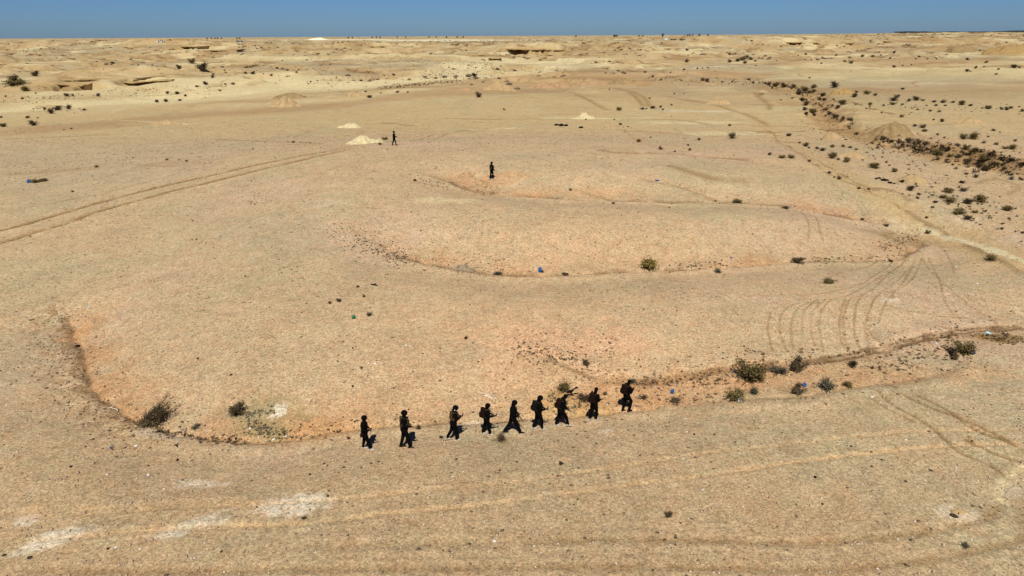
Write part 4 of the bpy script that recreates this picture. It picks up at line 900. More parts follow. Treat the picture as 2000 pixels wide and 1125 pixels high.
scrub('dry_scrub', 'countless tiny dry tufts dotting the pale strips and gully floors', [
 (740, 172, 900, 158, 2.0, 260), (820, 150, 1000, 142, 5, 240), (600, 165, 760, 150, 7, 110), (0, 196, 200, 190, 4, 110), (200, 185, 420, 178, 7, 90), (900, 130, 1120, 138, 4, 120), (780, 118, 960, 126, 3, 200), (600, 118, 800, 118, 1.5, 90),
 (1250, 142, 1500, 132, 3, 60), (1260, 155, 1500, 162, 4, 110), (1100, 130, 1260, 112, 8, 60), (1500, 170, 1640, 200, 6, 70), (1600, 200, 1640, 245, 6, 60), (1650, 205, 1990, 215, 7, 90), (1700, 262, 2000, 320, 12, 120), (1560, 240, 1760, 300, 12, 80),
 (1760, 330, 2000, 440, 20, 110), (440, 145, 700, 150, 9, 60), (0, 120, 500, 135, 8, 80), (60, 215, 170, 214, 3, 60), (1500, 110, 2000, 130, 10, 90), (1480, 86, 1990, 92, 3, 80), (530, 100, 800, 104, 2, 60), (1690, 266, 1800, 288, 8, 90), (1790, 286, 2000, 335, 11, 130), (1560, 180, 1625, 225, 8, 70), (0, 100, 480, 96, 6, 160), (480, 125, 900, 125, 8, 160), (1100, 100, 1500, 100, 8, 120)], M['leaf_d'], 41, .07, .25)
scrub('wadi_scrub', 'merged brown scrub filling the long wadi on the right', [
 (1700, 270, 1800, 290, 7, 45), (1790, 288, 2000, 335, 12, 50), (1560, 180, 1625, 225, 7, 26), (1625, 228, 1670, 250, 5, 14), (1470, 160, 1560, 176, 4, 12), (1880, 300, 2000, 312, 6, 22)], M['leaf_d'], 44, .2, .6)
scrub('gully_weeds', 'low brown weeds lining the gullies and weedy patches', [
 (380, 858, 480, 862, 4, 60), (300, 842, 380, 852, 2, 40), (1000, 672, 1150, 712, 8, 90), (1240, 750, 1420, 742, 8, 110), (1420, 700, 1700, 690, 10, 60), (1240, 782, 1420, 778, 5, 40), (1700, 720, 1860, 680, 14, 90), (1800, 665, 1990, 650, 8, 70),
 (690, 470, 800, 515, 9, 120), (1560, 512, 1760, 500, 3, 60), (1720, 478, 1800, 462, 8, 120), (1300, 524, 1420, 516, 5, 60), (1930, 660, 2000, 665, 5, 70), (820, 355, 960, 378, 5, 50)], M['leaf_b'], 42, .04, .13)
scrub('ochre_weeds', 'ochre and grey weeds of the two damp patches by the walkers', [
 (480, 835, 560, 850, 9, 150), (480, 812, 540, 806, 6, 60), (1070, 775, 1110, 785, 8, 70), (1090, 800, 1160, 792, 5, 60), (560, 856, 620, 850, 2, 20)], M['leaf_g'], 43, .03, .10)

# ------------------------------------------------------------------ people
def rot2(a_): return Vector((math.sin(a_), 0, -math.cos(a_)))   # limb direction, angle forward from straight down
def person(px, py, label, yaw=12, lean=4, legF=(20, 5), legB=(-18, -35), armR=(30, 95, -.1), armL=(20, 80, .1), head=12, hat='helmet', shoes='boot', vest=None, pack=None, hold=None, Ht=1.76, far=False, skirt=False, splay=0):
    """legs: (thigh, shin) degrees forward; arms: (upper, fore, inward); right arm is nearer the viewpoint"""
    p = P(px, py); o = empty('person', p, rad(yaw)); tag(o, label, 'person', 'people walking across the desert')
    k = Ht/1.76
    def leg(tp, side):
        hip = Vector((0, side*.095, 0)); kn = hip+rot2(rad(tp[0]))*.44; an = kn+rot2(rad(tp[1]))*.43
        return hip, kn, an
    legF = (legF[0]*1.08+2, legF[1]*1.1+1); legB = (legB[0]*1.08-2, legB[1]*1.1-2)
    Lr, Ll = leg(legF, -1), leg(legB, 1)
    foot_l = .085
    hz = max(-Lr[2].z, -Ll[2].z)+foot_l
    def sh(v): return Vector(v)+Vector((0, 0, hz))
    ln = rad(lean); tdir = Vector((math.sin(ln), 0, math.cos(ln))); hipc = Vector((0, 0, hz))
    chest = hipc+tdir*.34+Vector((.01, 0, 0)); neck = hipc+tdir*.53; hd = rad(head+lean)
    hdir = Vector((math.sin(hd*.6), 0, math.cos(hd*.6))); hc = neck+hdir*.16+Vector((.02, 0, 0))
    HR = Matrix.Rotation(rad(head), 3, 'Y')
    body, jk, tr = MB(), MB(), MB()
    # torso and head of the body
    body.tube([hipc+Vector((0, 0, -.06)), hipc+tdir*.08, hipc+tdir*.2, chest, hipc+tdir*.47, neck], [.13, .145, .125, .15, .14, .07], 14, (1.15, .78))
    body.tube([neck-tdir*.03, neck+hdir*.10], [.062, .055], 10)
    body.ball(hc, (.092, .074, .112), rot=HR); body.ball(hc+HR @ Vector((.025, 0, -.06)), (.062, .055, .058), rot=HR)
    body.tube([hc+HR @ Vector((.085, 0, .01)), hc+HR @ Vector((.108, 0, -.022))], [.010, .016], 6)              # nose
    body.tube([hc+HR @ Vector((.082, -.03, .028)), hc+HR @ Vector((.088, .03, .028))], [.011, .011], 6)            # brow
    body.tube([hc+HR @ Vector((.080, -.020, -.055)), hc+HR @ Vector((.084, .020, -.055))], [.010, .010], 6)        # lips
    for sy in (-1, 1): body.ball(hc+HR @ Vector((-.002, sy*.076, -.005)), (.020, .010, .032), 8, 6, rot=HR)         # ears
    arms = []
    for side, am in ((-1, armR), (1, armL)):
        s0 = hipc+tdir*.485+Vector((0, side*.185, 0))
        d1 = rot2(rad(am[0])+0); e1 = s0+(d1+Vector((0, side*.12, 0))).normalized()*.28
        d2 = rot2(rad(am[1])); inn = -side*am[2]; w1 = e1+(d2+Vector((0, inn, 0))).normalized()*.25
        dh = (w1-e1).normalized(); arms.append((s0, e1, w1, dh, side))
        body.tube([s0, s0.lerp(e1, .5), e1], [.052, .047, .039], 9); body.tube([e1, e1.lerp(w1, .4), w1], [.040, .038, .026], 9)
        # palm, four unequal bent fingers and a thumb from the side of the palm
        sd_ = Vector((0, -side, 0)); ax = (sd_-dh*dh.dot(sd_)).normalized(); dn = dh.cross(ax).normalized()
        if dn.z > 0: dn = -dn
        pc = w1+dh*.085
        body.tube([w1+dh*.005, pc], [.030, .036], 9, (1, .5), side=ax)
        for f in range(4):
            off = ax*(.029-.0193*f); L = (.072, .082, .077, .060)[f]; b0 = pc+off*1.05-dh*.012
            d_1 = (dh*.80+dn*.55).normalized(); d_2 = (dh*.25+dn*.95).normalized(); d_3 = (-dh*.35+dn*.9).normalized()
            k1 = b0+d_1*L*.48; k2 = k1+d_2*L*.32; k3 = k2+d_3*L*.24
            body.tube([b0, k1, k2, k3], [.0098, .0092, .0086, .0076], 6)
        t0 = w1+dh*.03+ax*.024; t1 = t0+(dh*.6+ax*.7+dn*.3).normalized()*.04; t2 = t1+(dh*.75+dn*.6).normalized()*.03
        body.tube([t0, t1, t2], [.013, .0115, .0095], 6)
    for (h_, kn, an) in (Lr, Ll):
        h_, kn, an = sh(h_), sh(kn), sh(an)
        body.tube([h_, h_.lerp(kn, .5), kn], [.085, .074, .056], 10); body.tube([kn, kn.lerp(an, .35), an], [.056, .056, .036], 10)
        body.tube([an+Vector((-.03, 0, -.05)), an+Vector((.12, 0, -.062))], [.035, .026], 8, (1, .8))
    for mbx in (body,):
        mbx.v = [tuple(Vector(v)*k) for v in mbx.v]
    fused(body, 'body', M['skin'], .0085 if not far else .012, 2, o)
    # jacket with sleeves and a loose hem
    hem = hipc-tdir*(.20 if skirt else .07)
    jk.tube([hem, hipc, hipc+tdir*.14, hipc+tdir*.30, hipc+tdir*.44, neck-tdir*.02], [.178, .182, .170, .190, .176, .095], 16, (1.10, .90))
    jk.tube([neck-tdir*.04, neck+hdir*.035], [.082, .072], 10)
    for (s0, e1, w1, dh, side) in arms:
        jk.tube([s0, s0.lerp(e1, .5)+Vector((-.006, 0, 0)), e1], [.084, .078, .070], 10); jk.tube([e1, e1.lerp(w1, .5), w1], [.070, .063, .048], 10)
        jk.ball(s0, .078, 10, 8)
    # trousers, baggy with cuffs
    tr.tube([hipc+Vector((0, 0, -.10)), hipc+tdir*.06], [.145, .150], 14, (1.15, .85))
    for (h_, kn, an) in (Lr, Ll):
        h_, kn, an = sh(h_), sh(kn), sh(an)
        tr.tube([h_+Vector((0, 0, .02)), h_.lerp(kn, .5), kn, kn.lerp(an, .4), an+Vector((0, 0, .03))], [.112, .100, .078, .074, .062], 12)
    for i_, mbx in enumerate((jk, tr)):
        q = []
        for v in mbx.v:
            v = Vector(v); nz = math.sin(v.x*37+v.z*23+i_)*math.sin(v.y*31+v.z*41)*.006
            q.append(tuple((v+Vector((nz, nz, 0)))*k))
        mbx.v = q
    fused(jk, 'jacket', M['cloth'], .011, 2, o); fused(tr, 'trousers', M['cloth'], .011, 2, o)
    for (h_, kn, an) in (Lr, Ll):
        an = sh(an); s = MB(); lift = an.z-foot_l
        an2 = Vector((an.x, an.y, an.z)); pit = min(.6, lift*2.2)
        R_ = Matrix.Rotation(pit, 3, 'Y')
        def F(v): return an2+R_ @ Vector(v)
        s.tube([F((-.055, 0, -.040)), F((.02, 0, -.036)), F((.10, 0, -.045)), F((.175, 0, -.052))], [.044, .048, .045, .030], 10, (1, .82))
        s.tube([F((-.01, 0, -.03)), F((-.012, 0, .045))], [.050, .052], 10)
        s.tube([F((-.06, 0, -.072)), F((.18, 0, -.074))], [.040, .040], 8, (1.05, .22))
        s.v = [tuple(Vector(v)*k) for v in s.v]
        fused(s, 'shoe' if shoes == 'shoe' else 'boot', M[shoes], .008, 1, o)
    h = MB()
    if hat == 'helmet':
        h.ball(hc+HR @ Vector((-.008, 0, .030)), (.138, .122, .124), 16, 10, rot=HR); h.tube([hc+HR @ Vector((-.02, -.098, -.03)), hc+HR @ Vector((-.115, 0, -.02)), hc+HR @ Vector((-.02, .098, -.03))], [.026, .03, .026], 8)
        h.tube([hc+HR @ Vector((.02, -.102, -.02)), hc+HR @ Vector((.115, -.02, .035)), hc+HR @ Vector((.115, .02, .035)), hc+HR @ Vector((.02, .102, -.02))], [.016]*4, 6)
        nm = 'helmet'
    else:
        h.ball(hc+HR @ Vector((-.006, 0, .045)), (.108, .092, .088), 16, 10, rot=HR)
        h.tube([hc+HR @ Vector((.06, 0, .040)), hc+HR @ Vector((.175, 0, .018))], [.062, .050], 10, (1, .16)); nm = 'cap'
    # neck cloth / balaclava
    h2 = MB(); h2.tube([neck-hdir*.01, neck+hdir*.09, hc+HR @ Vector((-.02, 0, -.03))], [.080, .078, .084], 12)
    h.v = [tuple(Vector(v)*k) for v in h.v]; h2.v = [tuple(Vector(v)*k) for v in h2.v]
    hat_o = fused(h, nm, M['cloth'], .010, 2, o); fused(h2, 'neck_cloth', M['cloth'], .010, 2, o)
    if shoes == 'shoe' and hat == 'helmet' and vest == 'tan':
        e_ = MB(); e_.ball((hc+HR @ Vector((-.055, -.10, -.045)))*k, .026, 8, 6); e_.build('ear_cup', M['white'], o, True)
    if vest:
        v_ = MB(); vm = M['tan' if vest == 'tan' else 'olive']
        c0 = hipc+tdir*.32
        RT = Matrix.Rotation(ln, 3, 'Y')
        v_.box((c0+RT @ Vector((-.150, 0, .02))), (.06, .27, .36), RT); v_.box((c0+RT @ Vector((.155, 0, .0))), (.055, .27, .30), RT)
        for sy in (-1, 1):
            v_.tube([c0+RT @ Vector((-.15, sy*.09, .16)), c0+RT @ Vector((-.02, sy*.105, .225)), c0+RT @ Vector((.14, sy*.09, .13))], [.026]*3, 6, (1, .5))
            v_.box((c0+RT @ Vector((.19, sy*.07, -.06))), (.05, .08, .13), RT); v_.box((c0+RT @ Vector((.0, sy*.185, -.08))), (.22, .05, .12), RT)
        v_.v = [tuple(Vector(v)*k) for v in v_.v]; v_.build('vest', vm, o)
    # thigh pouch
    if vest == 'pouch' or label.startswith('leftmost'):
        q_ = MB(); q_.box((hipc+Vector((-.12, -.13, -.10)))*k, (.13, .10, .16)); q_.box((hipc+Vector((-.12, -.185, -.05)))*k, (.12, .02, .06)); q_.build('hip_pouch', M['rust'], o)
    mw = Matrix.Translation(Vector(p)) @ Matrix.Rotation(rad(yaw), 4, 'Z')
    def place(mb_or, name, mats, lab, cat, at_, parts=(), sm=False):
        """held or worn things are top-level objects of their own"""
        r_ = empty(name, mw @ (Vector(at_)*k), rad(yaw)); tag(r_, lab[0], cat, lab[1])
        for nm_, mbx, mt_ in mb_or:
            mbx.build(nm_, mt_, r_, sm)
        return r_
    if pack:
        c0 = hipc+tdir*.33+Vector((-.215, 0, .0)); RT = Matrix.Rotation(ln, 3, 'Y')
        b_, pk, stp = MB(), MB(), MB()
        b_.box((0, 0, .0), (.19, .31, .42), RT, bev=.28); b_.box(RT @ Vector((.0, 0, .215)), (.17, .27, .09), RT, bev=.3)
        pk.box(RT @ Vector((-.115, 0, -.07)), (.07, .23, .20), RT, bev=.3); pk.box(RT @ Vector((-.01, -.17, -.09)), (.12, .05, .16), RT, bev=.3); pk.box(RT @ Vector((-.01, .17, -.09)), (.12, .05, .16), RT, bev=.3)
        r_ = place([('bag_body', b_, M[pk_m(pack)]), ('front_pocket', pk, M[pk_m(pack)])], 'backpack', None, (f'{pack} backpack worn by the {ordn(label)}', 'backpacks worn by the walkers'), 'backpack', c0)
        for sy in (-1, 1):
            q_ = MB(); q_.tube([RT @ Vector((.08, sy*.09, .20)), RT @ Vector((.22, sy*.12, .215)), RT @ Vector((.39, sy*.11, .10)), RT @ Vector((.36, sy*.14, -.10)), RT @ Vector((.08, sy*.12, -.17))], [.020]*5, 6, (1.2, .5)); q_.build('shoulder_strap', M['tan' if pack != 'black' else 'olive'], r_)
    w0, dh0 = arms[0][2], arms[0][3]; wL = arms[1][2]
    if hold == 'phone':
        a_ = w0+dh0*.11+Vector((.02, .01, .03)); q_ = MB(); q_.box((0, 0, 0), (.022, .078, .155), Matrix.Rotation(rad(20), 3, 'Y')); s_ = MB(); s_.box((-.013, 0, .001), (.004, .066, .135), Matrix.Rotation(rad(20), 3, 'Y'))
        place([('phone_case', q_, M['gun']), ('screen', s_, M['glass'])], 'phone', None, (f'dark handheld phone or radio in the hand of the {ordn(label)}', 'handheld devices of the walkers'), 'handheld device', a_)
    if hold in ('rifle', 'rifle_up'):
        ang = rad(hold_ang.get(label[:12], 35)); RT = Matrix.Rotation(ang, 3, 'Y')
        a_ = (w0+wL)*.5+dh0*.07+Vector((.02, -.02, -.02)); a_ = a_-Vector((math.cos(ang), 0, -math.sin(ang)))*.16+Vector((0, -.06, .0)); 
        rc, br, sk, mg, gr = MB(), MB(), MB(), MB(), MB()
        rc.box(RT @ Vector((0, 0, 0)), (.26, .045, .065), RT); rc.box(RT @ Vector((0, 0, .045)), (.16, .02, .03), RT)
        br.tube([RT @ Vector((.12, 0, .008)), RT @ Vector((.42, 0, .008))], [.024, .018], 8); br.tube([RT @ Vector((.40, 0, .008)), RT @ Vector((.52, 0, .008))], [.012, .014], 8)
        sk.box(RT @ Vector((-.24, 0, -.015)), (.22, .035, .075), RT); sk.box(RT @ Vector((-.35, 0, -.03)), (.03, .04, .13), RT)
        mg.box(RT @ Vector((.06, 0, -.11)), (.055, .026, .18), RT @ Matrix.Rotation(rad(-12), 3, 'Y')); gr.box(RT @ Vector((-.09, 0, -.075)), (.04, .03, .11), RT @ Matrix.Rotation(rad(18), 3, 'Y'))
        place([('receiver', rc, M['gun']), ('barrel', br, M['gun']), ('stock', sk, M['gun']), ('magazine', mg, M['gun']), ('grip', gr, M['gun'])], 'rifle', None, (f'black rifle carried by the {ordn(label)}', 'rifles carried by the walkers'), 'rifle', a_)
    return o
hold_ang = {}
def pk_m(p_): return {'black': 'blackpack', 'russet': 'rust', 'dark russet': 'rust'}[p_]
def ordn(l): return l.split(',')[0]
hold_ang['fifth walker'] = 58; hold_ang['fourth walke'] = 8; hold_ang['third walker'] = -38; hold_ang['lone walker '] = 50; hold_ang['nearer of the'] = 50

person(715, 878, 'leftmost walker, in black with pale shoes and a russet pouch at the hip', 8, 2, (13, 6), (-4, -8), (-8, 72, .35), (-6, 62, .3), 4, 'helmet', 'shoe', hold='phone', Ht=1.68)
person(792, 874, 'second walker, in black with an olive vest and black boots, arms forward', 8, 2, (15, 5), (-6, -12), (0, 78, .2), (-4, 66, .4), 6, 'helmet', 'boot', vest='olive', Ht=1.84, hold=None)
person(887, 860, 'third walker, in black with a tan vest, pale shoes and a device raised', 20, 7, (10, -2), (-8, -26), (0, 112, .25), (0, 95, .5), 16, 'helmet', 'shoe', vest='tan', hold='phone', Ht=1.74)
person(951, 849, 'fourth walker, in black with a russet backpack, arm stretched forward', 12, 4, (12, 0), (-9, -14), (12, 88, .1), (4, 80, .6), 8, 'helmet', 'shoe', pack='dark russet', hold='phone', Ht=1.60)
person(1002, 846, 'fifth walker, in plain black and wide stride, rifle pointing down in front', 10, 4, (22, 16), (-15, -30), (-6, 48, .3), (6, 58, .6), 12, 'helmet', 'boot', hold='rifle', Ht=1.74)
person(1051, 839, 'sixth walker, in black with a black backpack, pale shoes and a phone held up', 15, 5, (16, 0), (-6, -18), (-2, 88, .2), (0, 74, .5), 10, 'helmet', 'shoe', pack='black', hold='phone', Ht=1.76)
person(1095, 833, 'seventh walker, stooping in a cap with russet backpack, mid-stride in pale shoes', 12, 13, (28, 12), (-8, -16), (-5, 55, .4), (0, 50, .5), 24, 'cap', 'shoe', pack='russet', Ht=1.72)
person(1159, 821, 'eighth walker, in a peaked cap with russet backpack, hands held in front', 42, 6, (10, -6), (-6, -16), (0, 80, .35), (0, 75, .5), 16, 'cap', 'shoe', pack='russet', Ht=1.72)
person(1222, 804, 'rightmost walker of the line, in cap and dark backpack with one hand raised', 22, 6, (28, -14), (-2, -8), (8, 132, .3), (0, 100, .5), 14, 'cap', 'boot', pack='dark russet', Ht=1.74)
person(770.5, 284, 'farther of the two distant people, in black beside the pale gravel heap', 10, 1, (14, 8), (-12, -16), (0, 78, .3), (0, 60, .3), 0, 'helmet', 'boot', hold='phone', Ht=1.85, far=True)
person(960.5, 351, 'nearer of the two distant people, in olive vest with rifle pointing down', 35, 0, (8, -4), (-5, -14), (2, 45, .2), (4, 55, .5), 0, 'helmet', 'shoe', vest='olive', hold='rifle', Ht=1.85, far=True)

# ------------------------------------------------------------------ litter and small lone things
def crumple(name, px, py, wpx, hpx, m, label, seed, cat='litter', flat=1.0, group='litter scattered in the desert', knot=True):
    p = P(px, py); s = mpp(p); mb = MB(); r = np.random.default_rng(seed)
    a_, b_, c_ = wpx*s/2, wpx*s/2*flat, hpx*s/2*1.1
    mb.ball((0, 0, 0), (a_, b_, c_), 18, 12); V = np.array(mb.v)
    n_ = fbm(V[:, 0]/a_*1.7+seed, V[:, 1]/b_*1.7+V[:, 2]/c_*1.3, 1, 3, seed); fold = 1-.35*np.abs(vn(V[:, 0]/a_*2.4+seed, V[:, 2]/c_*2.4, seed+1))
    V = V*(1+.35*n_)[:, None]*fold[:, None]; V[:, 2] = np.maximum(V[:, 2], -c_*.75)+c_*.7; mb.v = [tuple(v) for v in V]
    o = empty(name, p, r.random()*1.0-.5); mb.build('bag_body' if knot else 'crumpled_sheet', m, o)
    if knot:
        k = MB(); 
        for d in (-1, 1): k.tube([(0, 0, c_*1.55), (d*a_*.25, b_*.1, c_*2.0), (d*a_*.42, 0, c_*1.9)], [a_*.10, a_*.09, a_*.05], 5, (1, .4))
        k.build('handle', m, o)
    tag(o, label, cat, group); return o
crumple('plastic_bag', 1054.5, 532, 9, 12, M['blue'], 'upright dark blue bag on the middle gully', 1, 'bag', .7)
crumple('plastic_bag', 57, 357, 9, 7, M['blue'], 'blue bag at the left end of the flat olive shrub', 2, 'bag')
crumple('plastic_bag', 1313, 768, 9, 9, M['blue'], 'blue bag lying right of the rightmost walker', 3, 'bag')
crumple('plastic_bag', 691, 622, 8, 8, M['teal'], 'green bag beside small tufts on the open slope', 4, 'bag')
crumple('plastic_bag', 1571, 754, 10, 8, M['blue'], 'blue bag caught on the top of the brown-olive shrub', 5, 'bag')
crumple('plastic_bag', 1436, 727, 11, 7, M['navy'], 'dark blue bag at the left side of the largest olive shrub', 6, 'bag')
crumple('plastic_bag', 1899, 692, 10, 10, M['navy'], 'slate-blue bag under the bushy shrub at the right', 7, 'bag')
crumple('plastic_bag', 286, 813, 5, 5, M['blue'], 'small blue bag caught in the big leaning bush', 8, 'bag')
for k, (px, py, w_, h_, m_, lab) in enumerate([
 (1283, 353, 11, 4, 'blue', 'flat blue sheet on the mound above the upper gully'), (1428, 504, 7, 4, 'blue', 'small blue scrap above the middle gully on the right'), (1929, 652, 15, 7, 'cyan', 'pale blue crumpled sheet on the right gully bank'),
 (174, 601, 7, 4, 'cyan', 'pale blue scrap at the head of the left gully'), (1829, 673, 8, 5, 'cyan', 'silvery scrap left of the bank crack'), (733, 711, 6, 4, 'white', 'white scrap on the peach sand above the second walker'),
 (720, 711, 4, 3, 'white', 'smaller white scrap just left of the white scrap above the second walker'), (604, 782, 6, 3, 'white', 'white scrap left of the leftmost walker'), (793, 675, 6, 3, 'white', 'pale scrap on the slope between two tufts'),
 (1908, 555, 6, 4, 'white', 'white scrap on the track-marked slope near the right edge'), (1769, 860, 7, 4, 'white', 'white scrap between the two light wheel marks at the right'), (1703, 776, 9, 4, 'white', 'long white scrap below the right end of the shrub rows'),
 (1444, 735, 5, 3, 'cyan', 'pale scrap inside the foot of the largest olive shrub'), (534, 860, 7, 6, 'white', 'largest pale scrap at the lower rim of the left weedy patch'), (505, 856, 4, 4, 'white', 'small white scrap at the left of the weedy patch rim'),
 (520, 862, 4, 4, 'cyan', 'pale scrap in the middle of the weedy patch rim'), (489, 838, 7, 5, 'white', 'white scrap on the left side of the weedy patch'), (558, 853, 6, 4, 'white', 'grey scrap on the orange sand right of the weedy patch'),
 (1137, 776, 4, 4, 'white', 'white scrap lying in the grey twigs near the eighth walker'), (449, 803, 6, 4, 'cyan', 'pale scrap at the left of the dark brown shrub'), (357, 766, 4, 3, 'white', 'white scrap at the tip of the leaning bush'),
 (1244, 775, 4, 3, 'cyan', 'tiny pale blue scrap right of the rightmost walker'), (209, 928, 6, 5, 'white', 'white stone-like scrap in the left foreground'), (290, 929, 8, 5, 'white', 'pale scrap left of the pale dust streak'),
 (1186, 790, 4, 3, 'white', 'white scrap between the eighth and ninth walkers'), (226, 1070, 7, 4, 'white', 'white scrap at the lower left near the dust smear'), (273, 1073, 7, 4, 'white', 'second white scrap right of the one near the lower left dust smear'), (266, 872, 9, 5, 'white', 'grey-white scrap below the foot of the leaning bush'),
 (966, 1058, 8, 5, 'white', 'white scrap at the bottom centre'), (1867, 522, 4, 3, 'white', 'tiny pale scrap in the road-side wheel marks'), (1335, 897, 5, 4, 'cyan', 'pale scrap near the upper light wheel mark'), (883, 932, 5, 3, 'white', 'pale scrap below the third walker')]):
    crumple('plastic_scrap', px, py, w_*.8, h_*.7, M[m_], lab, 30+k, 'litter', .7, knot=False)
# white carton
p = P(1442, 783); s = mpp(p); o = empty('white_box', p, rad(14)); mb = MB(); L = 10*s
mb.box((0, 0, L*.42), (L, L*.8, L*.84), bev=.06); mb.build('box_body', M['white'], o); mb = MB()
mb.box((0, -L*.46, L*.80), (L*.9, .02, L*.3), Matrix.Rotation(rad(50), 3, 'X')); mb.box((0, L*.46, L*.9), (L*.9, .02, L*.3), Matrix.Rotation(rad(-20), 3, 'X')); mb.build('flap', M['white'], o); tag(o, 'white box in front of the olive shrub right of the walkers', 'box')
# bottle
p = P(1462, 741); s = mpp(p); o = empty('plastic_bottle', (p[0], p[1], p[2]+.05), rad(-40)); L = 11*s; mb = MB()
mb.tube([(-L*.5, 0, 0), (-L*.45, 0, 0), (L*.2, 0, 0), (L*.36, 0, 0), (L*.42, 0, 0)], [.05, .06, .06, .025, .022], 10, cap=False); mb.build('bottle_body', M['cyan'], o, True)
mb = MB(); mb.tube([(L*.42, 0, 0), (L*.5, 0, 0)], [.028, .028], 8, cap=False); mb.build('bottle_cap', M['white'], o); tag(o, 'pale plastic bottle lying under the largest olive shrub', 'bottle')
crumple('yellow_scrap', 1318, 769, 4, 5, M['yellow'], 'yellow scrap touching the blue bag right of the rightmost walker', 9, 'litter', knot=False)
# black rag on a stick in the weedy patch
p = P(1116, 776); s = mpp(p); o = empty('black_rag_on_stick', p, 0); mb = MB()
mb.tube([(-10*s, -.1, .02), (-2*s, 0, 5*s), (0, 0, 12*s)], [.014, .014, .012], 6); mb.build('stick', M['boom'], o)
mb = MB(); mb.tube([(-7*s, 0, 11.5*s), (-2*s, .02, 13*s), (2*s, 0, 14.5*s), (5*s, 0, 18.5*s), (8.5*s, 0, 21.5*s), (12*s, .02, 21*s)], [2.6*s, 3.2*s, 2.4*s, 1.4*s, 2.2*s, 1.5*s], 8, (1.2, .8)); mb.tube([(-5*s, 0, 12*s), (1*s, 0, 9*s)], [1.8*s, 1.2*s], 6)
fused(mb, 'rag', M['cloth'], .015, 1, o); tag(o, 'black rag caught on a stick in the weedy patch above the seventh walker', 'rag')
# pale dead branch
p = P(222, 800); s = mpp(p); mb = MB(); mb.tube([(-20*s, .1, .03), (-8*s, 0, .09), (-5*s, 0, .12), (10*s, -.1, .05), (14*s, -.35, .03)], [.016, .022, .024, .020, .012], 6); mb.tube([(-5*s, 0, .1), (-1*s, .15, .2), (3*s, .2, .14)], [.018, .014, .008], 5)
o = mb.build('dead_branch', M['pale_stone']); o.location = p; tag(o, 'pale dead branch lying across the gully left of the leaning bush', 'branch')
def stick(px, py, L, m, label, th=.03):
    p = P(px, py); s = mpp(p); mb = MB(); mb.tube([(-L*s/2, .05, .03), (0, -.03, .06), (L*s/2, -.12, .03)], [th, th*1.3, th*.8], 6, (1, .7)); mb.tube([(0, 0, .05), (L*s*.2, .12, .09)], [th*.8, th*.5], 5)
    o = mb.build('black_stick', m); o.location = p; tag(o, label, 'stick', 'dark sticks on the ground')
stick(731, 557, 13, M['black'], 'black stick lying on the slope above the green bag', .05)
stick(345, 871, 9, M['black'], 'short black stick below the left bend of the main gully')
stick(218, 876, 9, M['navy'], 'short dark stick in the stony lower left')
# brown post lines seen by the fourth walker
for px, py, h_, lab in ((929, 845, 13, 'thin upright twig left of the fourth walker'), (964, 848, 12, 'thin upright twig right of the fourth walker')):
    p = P(px, py); s = mpp(p); mb = MB(); mb.tube([(0, 0, -.05), (.02, 0, h_*s*.5), (.0, 0, h_*s)], [.010, .008, .005], 5); mb.tube([(.02, 0, h_*s*.5), (.08, 0, h_*s*.75)], [.006, .004], 4)
    o = mb.build('upright_twig', M['stem']); o.location = p; tag(o, lab, 'twig', 'upright twigs')
